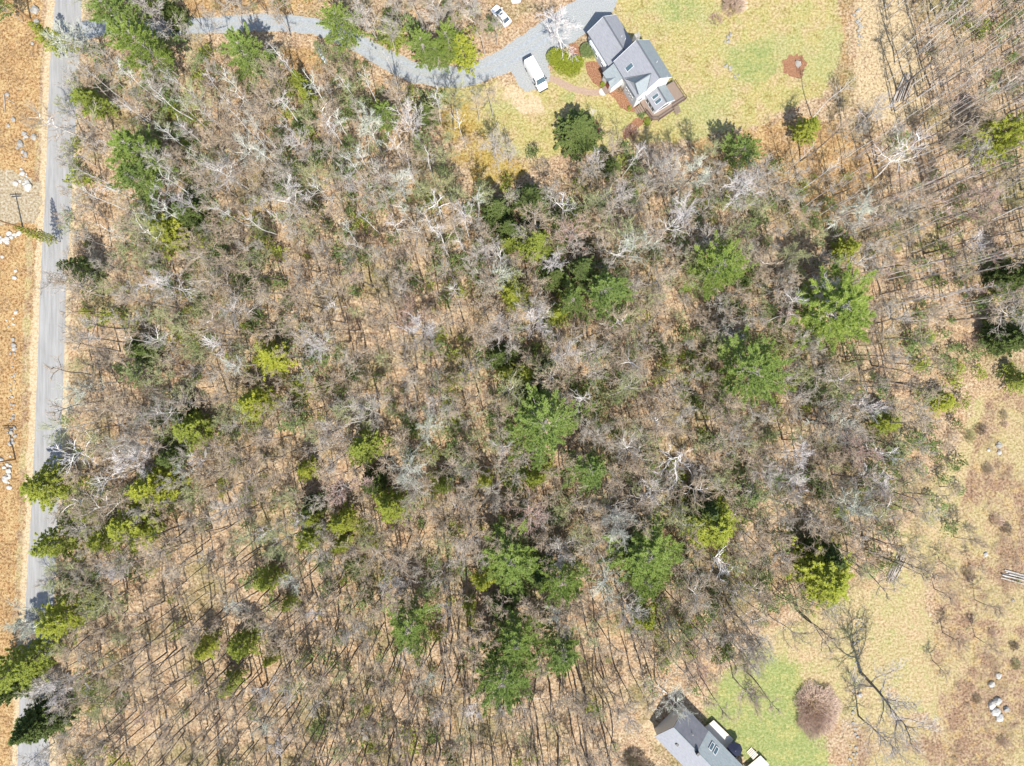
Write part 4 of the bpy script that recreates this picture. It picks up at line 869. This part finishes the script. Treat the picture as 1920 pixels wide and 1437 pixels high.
(265,655,22,'spruce',9,'dark evergreen above the feathery olive tree, left',None),
(355,400,26,'spruce',10,'dark evergreen above right of the yellow-olive tree, left wood',None),
(700,905,20,'spruce',11,'dark evergreen top behind the notched yellow-green tree',None),
(585,950,16,'spruce',9,'dark evergreen top behind the stacked lime trees',None),
(800,215,18,'spruce',8,'dark evergreen above the blue-green tree by the golden grass',None),
(1545,1040,28,'spruce',12,'dark evergreen mass above the dense olive tree',None),
(1440,1130,22,'soft',8,'dim green tree left of the dense olive tree',None),
(322,26,18,'spruce',9,'dark evergreen standing in for shadowed reddish trees just below the driveway mouth',None),  # dark needles stand in for reddish trees lying in shadow
(12,1290,30,'spruce',15,'dark evergreen at the lower left edge behind the roadside trees',None),
]
for e in EV:
    if e[6]: LM.append((e[0], e[1], e[6]))
LM += [(1005,135,'white van'),(940,28,'small white car'),(1180,110,'two-storey house'),(1418,120,'round lawn patch'),(1697,168,'log stack in the clearing'),(1679,1060,'logs by the meadow'),
       (1533,1332,'round brown shrub'),(1310,1400,'lower house'),(43,400,'dirt pull-off'),(870,280,'golden grass'),(1614,1262,'large spreading tree'),(110,250,'upper road'),(100,600,'middle of the road'),(85,800,'lower road'),
       (1800,980,'curved meadow strip'),(1890,1070,'logs at the right edge'),(1885,45,'top right corner'),(1790,330,'thin right wood under the olive tree'),(1640,300,'thick white-trunked forked tree'),(350,1380,'bottom left corner woods'),(700,1330,'bottom middle woods'),(1130,1380,'bottom edge near the lower house')]
rng = random.Random(77)
MATS = {'pine':('bark_grey','pine'),'hemlock':('bark_dark','olive'),'spruce':('bark_dark','spruce'),'soft':('bark_dark','soft')}
EVN = {'pine':'pine_tree','hemlock':'hemlock_tree','spruce':'spruce_tree','soft':'leafing_tree'}
occ = []
for i, (px, py, r, key, h, lb, lm) in enumerate(EV):
    b, rxy = fit(key, i, px, py, h, r*(1.0 if px < 140 else 1.12))
    m = MATS[key]
    if key == 'hemlock' and (lb.split()[0] in ('dark', 'dim') or 'small dark' in lb): m = ('bark_dark','spruce') if i % 2 else m
    plant(EVN[key], key, i, b, h, rxy, m, rng.uniform(0, 6.28), lb, 'evergreen tree' if key != 'soft' else 'tree', 'evergreens of the wood' if key != 'soft' else 'small leafing trees')
    occ.append((px, py, r*.8))

# ------------------------------------------------------------------ bare trees
BARE = []   # (object, look, px, py)
LOOK = {'twig_grey':'grey bare tree','twig_tan':'tan bare tree','twig_pink':'pinkish bare tree','twig_green':'greenish budding tree','twig_white':'white-branched bare tree','twig_lichen':'pale green-grey bare tree'}
def bare(key, px, py, h, r, tw, bark, i, grp='bare trees of the wood', cat='bare tree', look=None, label=None, name=None):
    b, rxy = fit(key, i, px, py, h, r)
    o = plant(name or ('birch_tree' if key == 'pole' else 'bare_tree'), key, i, b, h, rxy, (bark, tw), rng.uniform(0, 6.28), label, cat, grp)
    if not label: BARE.append((o, look or (('wide ' if r > 38 else 'small ' if r < 21 else '')+LOOK[tw]), px, py))
    return o
WHITE = [(815,378,30),(736,426,24),(872,392,28),(935,490,24),(1042,492,22),(1166,474,24),(1256,414,32),(1642,214,26),(1700,300,40),(560,266,24),(735,266,20),(590,345,20),(672,345,22),(622,562,26),(598,640,32),
 (850,540,18),(292,640,22),(338,378,22),(1062,392,30),(1002,605,28),(130,852,40),(188,895,30),(1622,762,30),(1655,838,34),(1482,910,30),(1350,1058,34),(500,1008,30),(648,1182,20),(768,1230,22),(110,1292,34),
 (1092,745,26),(1262,856,44),(1120,302,20),(1188,290,22),(1545,540,26),(860,222,16),(1500,560,24),(560,980,18),(1005,835,14),(215,1062,26),(1420,170,1)]
for i, (px, py, r) in enumerate(WHITE[:-1]):
    key = 'dead' if i % 5 in (0, 1, 3) else 'wide'
    bare(key, px, py, 12+3*rng.random(), r*1.1, 'twig_white', 'bark_pale' if key == 'dead' else 'bark_grey', i); occ.append((px, py, r*.55))
bare('wide', 1060, 54, 10, 46, 'twig_white', 'bark_pale', 3, label='big pale leafless tree between the gravel parking and the house')
bare('dead', 1113, 212, 4, 11, 'twig_white', 'bark_pale', 2, label='tiny white leafless sapling beside the dark lawn spruce')
bare('dead', 1720, 275, 15, 46, 'twig_white', 'bark_pale', 4, label='thick white-trunked forked tree in the upper right wood')
bare('wide', 1250, 1322, 12, 52, 'twig_lichen', 'bark_grey', 2, label='wide grey leafless tree overhanging the upper corner of the lower house'); occ.append((1243, 1332, 30))
bare('wide', 1180, 1345, 10, 30, 'twig_grey', 'bark_grey', 4, label='grey leafless tree just left of the one overhanging the lower house'); occ.append((1180, 1345, 22))
# the two spreading trees and the young trees of the meadow
def at_foot(key, bx, by, h, r, tw, bark, i, label, name='spreading_tree', cat='tree'):
    s = h/REFH[key]; b = W(bx, by); plant(name, key, i, b, h, r/(MEAS[key][i % len(MEAS[key])][0]*s), (bark, tw), rng.uniform(0,6.28), label, cat)
at_foot('spread', 1614, 1262, 17, 6.3, 'bark_grey', 'bark_dark', 0, 'large spreading dark-trunked tree on the stone wall, lower right')
at_foot('spread', 1609, 1342, 12, 4.2, 'bark_grey', 'bark_dark', 1, 'slender forked tree right of the round brown shrub')
for i, (bx, by, h) in enumerate([(1747,836,5),(1761,913,5.5),(1795,977,5),(1788,1007,6),(1819,1012,4.5),(1762,1052,5),(1816,1057,4.5),(1751,1104,6),(1828,1125,7),(1767,1186,5.5),(1828,1194,6),(1748,1238,5)]):
    s = h/13; b = W(bx, by); o = plant('young_tree', 'wide' if i % 2 else 'bare', i+2, b, h, 1.25, ('bark_dark', 'twig_tan'), rng.uniform(0,6.28), None, 'young tree', 'young trees along the meadow')
    o['label'] = ['topmost','second from the top','third from the top','fourth from the top','fifth from the top','sixth from the top','seventh from the top','eighth from the top','ninth from the top','tenth from the top','eleventh from the top','lowest'][i]+' of the young dark-stemmed trees along the meadow'
for px, py, r, h in [(925,268,34,9),(955,285,24,8),(868,262,16,6),(820,215,16,7),(812,240,14,6),(690,28,34,12),(730,60,26,11),(815,30,28,11),(890,20,26,11),(845,45,20,11),(520,30,14,9)]:
    bare('bare', px, py, h, r, 'twig_grey' if r > 20 else 'twig_tan', 'bark_grey', int(px)); occ.append((px, py, r*.6))

SPARSE = """0 0 0 0 0 0 0 0 0 0 0 0 0 0 9 9
0 0 0 0 0 0 0 0 0 0 0 0 0 3 9 9
0 0 0 0 0 0 0 0 0 0 0 0 3 6 8 7
0 0 0 0 0 2 2 2 0 0 0 0 0 3 8 8
0 2 3 2 3 4 4 4 2 0 0 0 0 2 7 7
0 6 4 2 3 5 5 4 2 2 2 0 0 3 7 5
0 3 2 2 4 3 4 3 2 2 2 3 3 2 2 0
0 0 2 5 5 4 3 3 2 2 3 3 2 2 2 0
0 0 7 9 7 4 4 5 2 2 4 3 2 4 4 0
0 3 10 10 9 7 7 8 6 7 5 4 3 4 0 0
0 5 10 10 9 9 8 9 8 9 9 6 3 0 0 0
3 7 10 10 9 9 9 9 9 9 9 4 0 0 0 0"""
SPARSE = [[int(v) for v in l.split()] for l in SPARSE.split('\n')]
def sparse_at(px, py): return SPARSE[min(11, max(0, int(py//120)))][min(15, max(0, int(px//120)))]/10
DEN = """0 3 3 2 1 1 3 2 0 0 0 0 0 0 4 8
1 5 8 8 8 8 4 1 0 0 0 0 1 1 5 8
0 5 9 9 9 9 6 2 1 5 6 2 3 5 7 8
0 5 9 9 8 7 7 8 9 9 9 9 6 8 8 9
0 4 6 8 6 7 6 6 8 9 9 8 6 5 8 9
0 5 7 8 7 6 6 7 8 8 8 8 6 5 8 9
0 5 8 7 6 6 7 7 5 7 8 7 7 8 5 0
0 7 8 6 6 6 8 8 7 6 7 8 8 9 4 0
1 7 6 5 6 8 8 7 6 6 7 9 8 8 4 0
2 6 3 3 6 7 7 6 4 5 6 9 4 0 0 0
2 6 3 4 6 7 7 5 4 5 6 4 0 0 0 0
1 4 4 5 6 7 7 6 5 5 3 0 0 0 0 0"""
DEN = [[int(v) for v in l.split()] for l in DEN.split('\n')]
cand = []
r2 = random.Random(5)
def free(px, py, rr):
    return all((px-x)**2+(py-y)**2 > (rr+q)**2 for x, y, q in occ)
for gy in range(-1, 13):
    for gx in range(-1, 17):
        d = DEN[min(11, max(0, gy))][min(15, max(0, gx))]
        for _ in range(int(d*(1.5+1.3*SPARSE[min(11, max(0, gy))][min(15, max(0, gx))]/10)+r2.random())):
            for tr in range(12):
                px = (gx+r2.random())*120; py = (gy+r2.random())*120
                if 960+(px-960)*.93 < 160-.05*py: continue
                if 620 < px < 1010 and py < 165 and abs(py-(60 if px < 700 else 140)) < 40: continue
                if px > 1160 and py > 1340 and px < 1420: continue
                if math.hypot(px-1262, py-1352) < 75: continue
                lawn = 940 < px < 1570 and py < 275
                if lawn or (600 < py and px > 1740) or (840 < px < 960 and 200 < py < 350 ): continue
                if 1590 < px < 1730 and py < 225: continue
                r = r2.choice([17,20,22,24,26,28,30,33,36])
                if free(px, py, 11):
                    cand.append((px, py, r)); occ.append((px, py, 11)); break
print('bare candidates', len(cand))
TW = ['twig_grey']*32+['twig_tan']*34+['twig_pink']*7+['twig_green']*16+['twig_lichen']*10+['twig_white']*4
birch = [c for c in cand if c[0] > 1460 and c[1] < 620 and r2.random() < (.85 if c[0] > 1560 else .4)]
bs = set(birch); rest = [c for c in cand if c not in bs]
r2.shuffle(rest)
# pale leaning stems of the upper left wood
ul = [c for c in rest if 150 < c[0] < 900 and 50 < c[1] < 460]
for i, c in enumerate(r2.sample(ul, 60)):
    rest.remove(c); bare('pole', c[0], c[1], 13+4*r2.random(), 15+r2.random()*6, r2.choice(['twig_grey','twig_lichen','twig_white']), 'bark_pale', i, 'pale stems of the upper left wood', 'birch', r2.choice(['slim white birch','slim pale birch']))
# slim white birches of the upper right wood
nb = 0
r2.shuffle(birch)
rest += birch[170:]
for px, py, r in birch[:170]:
    bare('pole', px, py, 14+4*r2.random(), 13+r2.random()*5, r2.choice(['twig_grey','twig_pink','twig_tan']), r2.choice(['bark_pale','bark_pale','bark_grey']), nb, 'slim birches of the upper right wood', 'birch', 'slim pale birch'); nb += 1
inside = [c for c in rest if 0 < c[0] < 1920 and 0 < c[1] < 1437]
inside.sort(key=lambda c: -c[2]); NI = 300-len(WHITE)-16
indiv = inside[:NI]; others = inside[NI:]+[c for c in rest if not (0 < c[0] < 1920 and 0 < c[1] < 1437)]
for i, (px, py, r) in enumerate(indiv):
    tw = r2.choice(TW); sparse = r2.random() < sparse_at(px, py)
    h = r2.uniform(10.5, 15.5) if not sparse else r2.uniform(14, 18.5)
    if px < 230: h *= .9
    bare(('thin' if sparse else ('wide' if r > 30 else 'bare')), px, py, h, r*(.75 if sparse else 1.12), tw, r2.choice(['bark_dark','bark_dark','bark_grey']) if sparse else r2.choice(['bark_grey','bark_grey','bark_grey','bark_dark','bark_pale']), i)

def merge(name, srcs, places, seed):
    """many copies of small shapes baked into ONE mesh (used for woodland nobody could count)"""
    rr = random.Random(seed); Vs = []; Fs = []; n = 0
    arr = [(np.array(m.V, dtype=np.float32), m.F) for m in srcs]
    tri = []
    for V, F in arr:
        t = []
        for f in F:
            for k in range(1, len(f)-1): t.append((f[0], f[k], f[k+1]))
        tri.append(np.array(t, dtype=np.int32))
    for (x, y, sx, sz) in places:
        k = rr.randrange(len(arr)); V = arr[k][0]; a = rr.uniform(0, 6.28); c, s = math.cos(a), math.sin(a)
        P = np.stack([(V[:,0]*c-V[:,1]*s)*sx+x, (V[:,0]*s+V[:,1]*c)*sx+y, V[:,2]*sz], 1); Vs.append(P); Fs.append(tri[k]+n); n += len(P)
    V = np.concatenate(Vs).astype(np.float32); F = np.concatenate(Fs).astype(np.int32)
    me = bpy.data.meshes.new(name); me.vertices.add(len(V)); me.vertices.foreach_set('co', V.ravel())
    me.loops.add(F.size); me.loops.foreach_set('vertex_index', F.ravel()); me.polygons.add(len(F))
    me.polygons.foreach_set('loop_start', np.arange(0, F.size, 3, dtype=np.int32)); me.update(calc_edges=True); return me
# background trees beyond the 300 largest, as woodland, in four tones
pl = {0: [], 1: [], 2: []}; thin = []
for px, py, r in others:
    h = r2.uniform(8.5, 13); b = W(px, py, .8*h)
    if r2.random() < sparse_at(px, py)*1.05: thin.append((b[0], b[1], r/10*.8/1.9, h*1.35/16)); continue
    pl[r2.choice([0,0,1,1,2])].append((b[0], b[1], r/10*.92/2.9*1.05, h/13))
lite = [bare_shape(s, h=13, R=2.6, nl=8, fine=.6, tw=.024) for s in (101,102,103)]
for k, (tw, bk, lb) in enumerate([('twig_grey','bark_grey','grey leafless trees filling the wood between the larger ones'),('twig_tan','bark_grey','tan leafless trees filling the wood between the larger ones'),('twig_green','bark_dark','faintly greening trees filling the wood between the larger ones')]):
    a = link('woodland', merge('woodland', [c for t, c in lite], pl[k], 9+k), None, M[tw]); tag(a, lb, 'woodland', kind='stuff')
    t = link('trunks', merge('trunks', [t for t, c in lite], pl[k], 9+k), a, M[bk])
lt = [bare_shape(s, h=16, R=1.8, nl=5, start=.76, trunk_r=.15, fine=.35, tw=.018) for s in (121,122,123)]
a = link('woodland', merge('woodland', [c for t, c in lt], thin, 31), None, M['twig_tan']); tag(a, 'tall thin dark-stemmed trees standing apart in the open wood', 'woodland', kind='stuff')
link('trunks', merge('trunks', [t for t, c in lt], thin, 31), a, M['bark_dark'])
print('woodland', [len(v) for v in pl.values()])

# ------------------------------------------------------------------ undergrowth
def wood_at(px, py):
    gx, gy = int(px//120), int(py//120)
    return DEN[min(11, max(0, gy))][min(15, max(0, gx))]
def scatter(n, sx, sz, seed, gate=None):
    rr = random.Random(seed); out = []
    while len(out) < n:
        px = rr.uniform(-60, 1980); py = rr.uniform(-60, 1500)
        if px < 142-.04*py: continue
        if 930 < px < 1575 and py < 285 or (840 < px < 950 and 165 < py < 340) or (1585 < px < 1735 and py < 225) or (130 < px < 700 and 22 < py < 78) or (690 < px < 1000 and 85 < py < 165) or (px > 1225 and py > 1370) : continue
        d = wood_at(px, py)
        if rr.random() > d/9*(1-.75*sparse_at(px, py)): continue
        if gate is not None and mnoise.noise(Vector((px/130, py/130, seed))) < gate: continue
        b = W(px, py, .5); s = rr.uniform(*sx); out.append((b[0], b[1], s, s*rr.uniform(*sz)))
    return out
scr = [twigbush_shape(200+i, 1.0, 1.6, 34, .012) for i in range(4)]
for (tw, n, lb, sd, gt) in [('twig_tan',1500,'tangle of brown saplings and brush under the trees',1,-.25),('twig_grey',1000,'grey brushwood under the trees',2,-.1),('twig_green',900,'faint green budding brush under the trees',3,0.0),('twig_pink',450,'red-brown brush under the trees',4,.1)]:
    o = link('undergrowth', merge('undergrowth', scr, scatter(n, (.5,1.5), (.7,1.4), sd, gt), sd), None, M[tw]); tag(o, lb, 'undergrowth', kind='stuff')
gsh = [bush_shape(300+i, 1.0, 1.6, 75, .22, .05)[1] for i in range(4)]
for (mt, n, lb, sd, gt) in [('soft',1150,'soft green young shrubs leafing out under the trees',5,-.08),('olive',420,'small olive evergreen seedlings under the trees',6,.1),('spruce',420,'dark low evergreen brush added to deepen the shaded hollows',9,.12)]:  # the dark batch is added to strengthen shadow pockets in the wood
    o = link('undergrowth', merge('undergrowth', gsh, scatter(n, (.6,2.1), (.7,1.5), sd, gt), sd), None, M[mt]); tag(o, lb, 'undergrowth', kind='stuff')
# dry brush in the scrub at the right and left of the road
def boxscatter(n, poly, s0, s1, seed):
    rr = random.Random(seed); out = []
    while len(out) < n:
        px = rr.uniform(poly[0], poly[1]); py = rr.uniform(poly[2], poly[3])
        if mnoise.noise(Vector((px/60, py/60, seed))) < -.05: continue
        b = W(px, py); s = rr.uniform(s0, s1); out.append((b[0], b[1], s, s*.6))
    return out
P = boxscatter(520, (1845,1960,760,1460), .25, .9, 3)+boxscatter(220, (1770,1850,1080,1450), .2, .7, 4)+boxscatter(120, (1590,1760,1360,1460), .2, .6, 9)+boxscatter(120, (1480,1660,250,400), .3, .9, 10)+boxscatter(140, (1615,1740,20,225), .12, .3, 5)
o = link('undergrowth', merge('undergrowth', scr, P, 7), None, M['twig_tan']); tag(o, 'dry brown brush dotted over the open scrub and clearings', 'undergrowth', kind='stuff')
P = boxscatter(240, (-20,62,60,1460), .15, .5, 6)
o = link('undergrowth', merge('undergrowth', scr, P, 8), None, M['twig_tan']); tag(o, 'dry tufts and slash on the cut-over strip left of the road', 'undergrowth', kind='stuff')

NTH = ['']+'second third fourth fifth sixth seventh eighth ninth tenth eleventh twelfth thirteenth fourteenth fifteenth sixteenth seventeenth eighteenth nineteenth twentieth'.split()
def label_trees():
    d = {}
    for o, look, px, py in BARE:
        dist, wh = where(px, py); d.setdefault((look, wh), []).append((dist, o))
    for (look, wh), Ls in d.items():
        Ls.sort(key=lambda t: t[0])
        for i, (_, o) in enumerate(Ls):
            o['label'] = look+' '+wh if len(Ls) == 1 else ('nearest' if i == 0 else NTH[min(i,19)]+' nearest')+' '+look+' '+wh
label_trees()
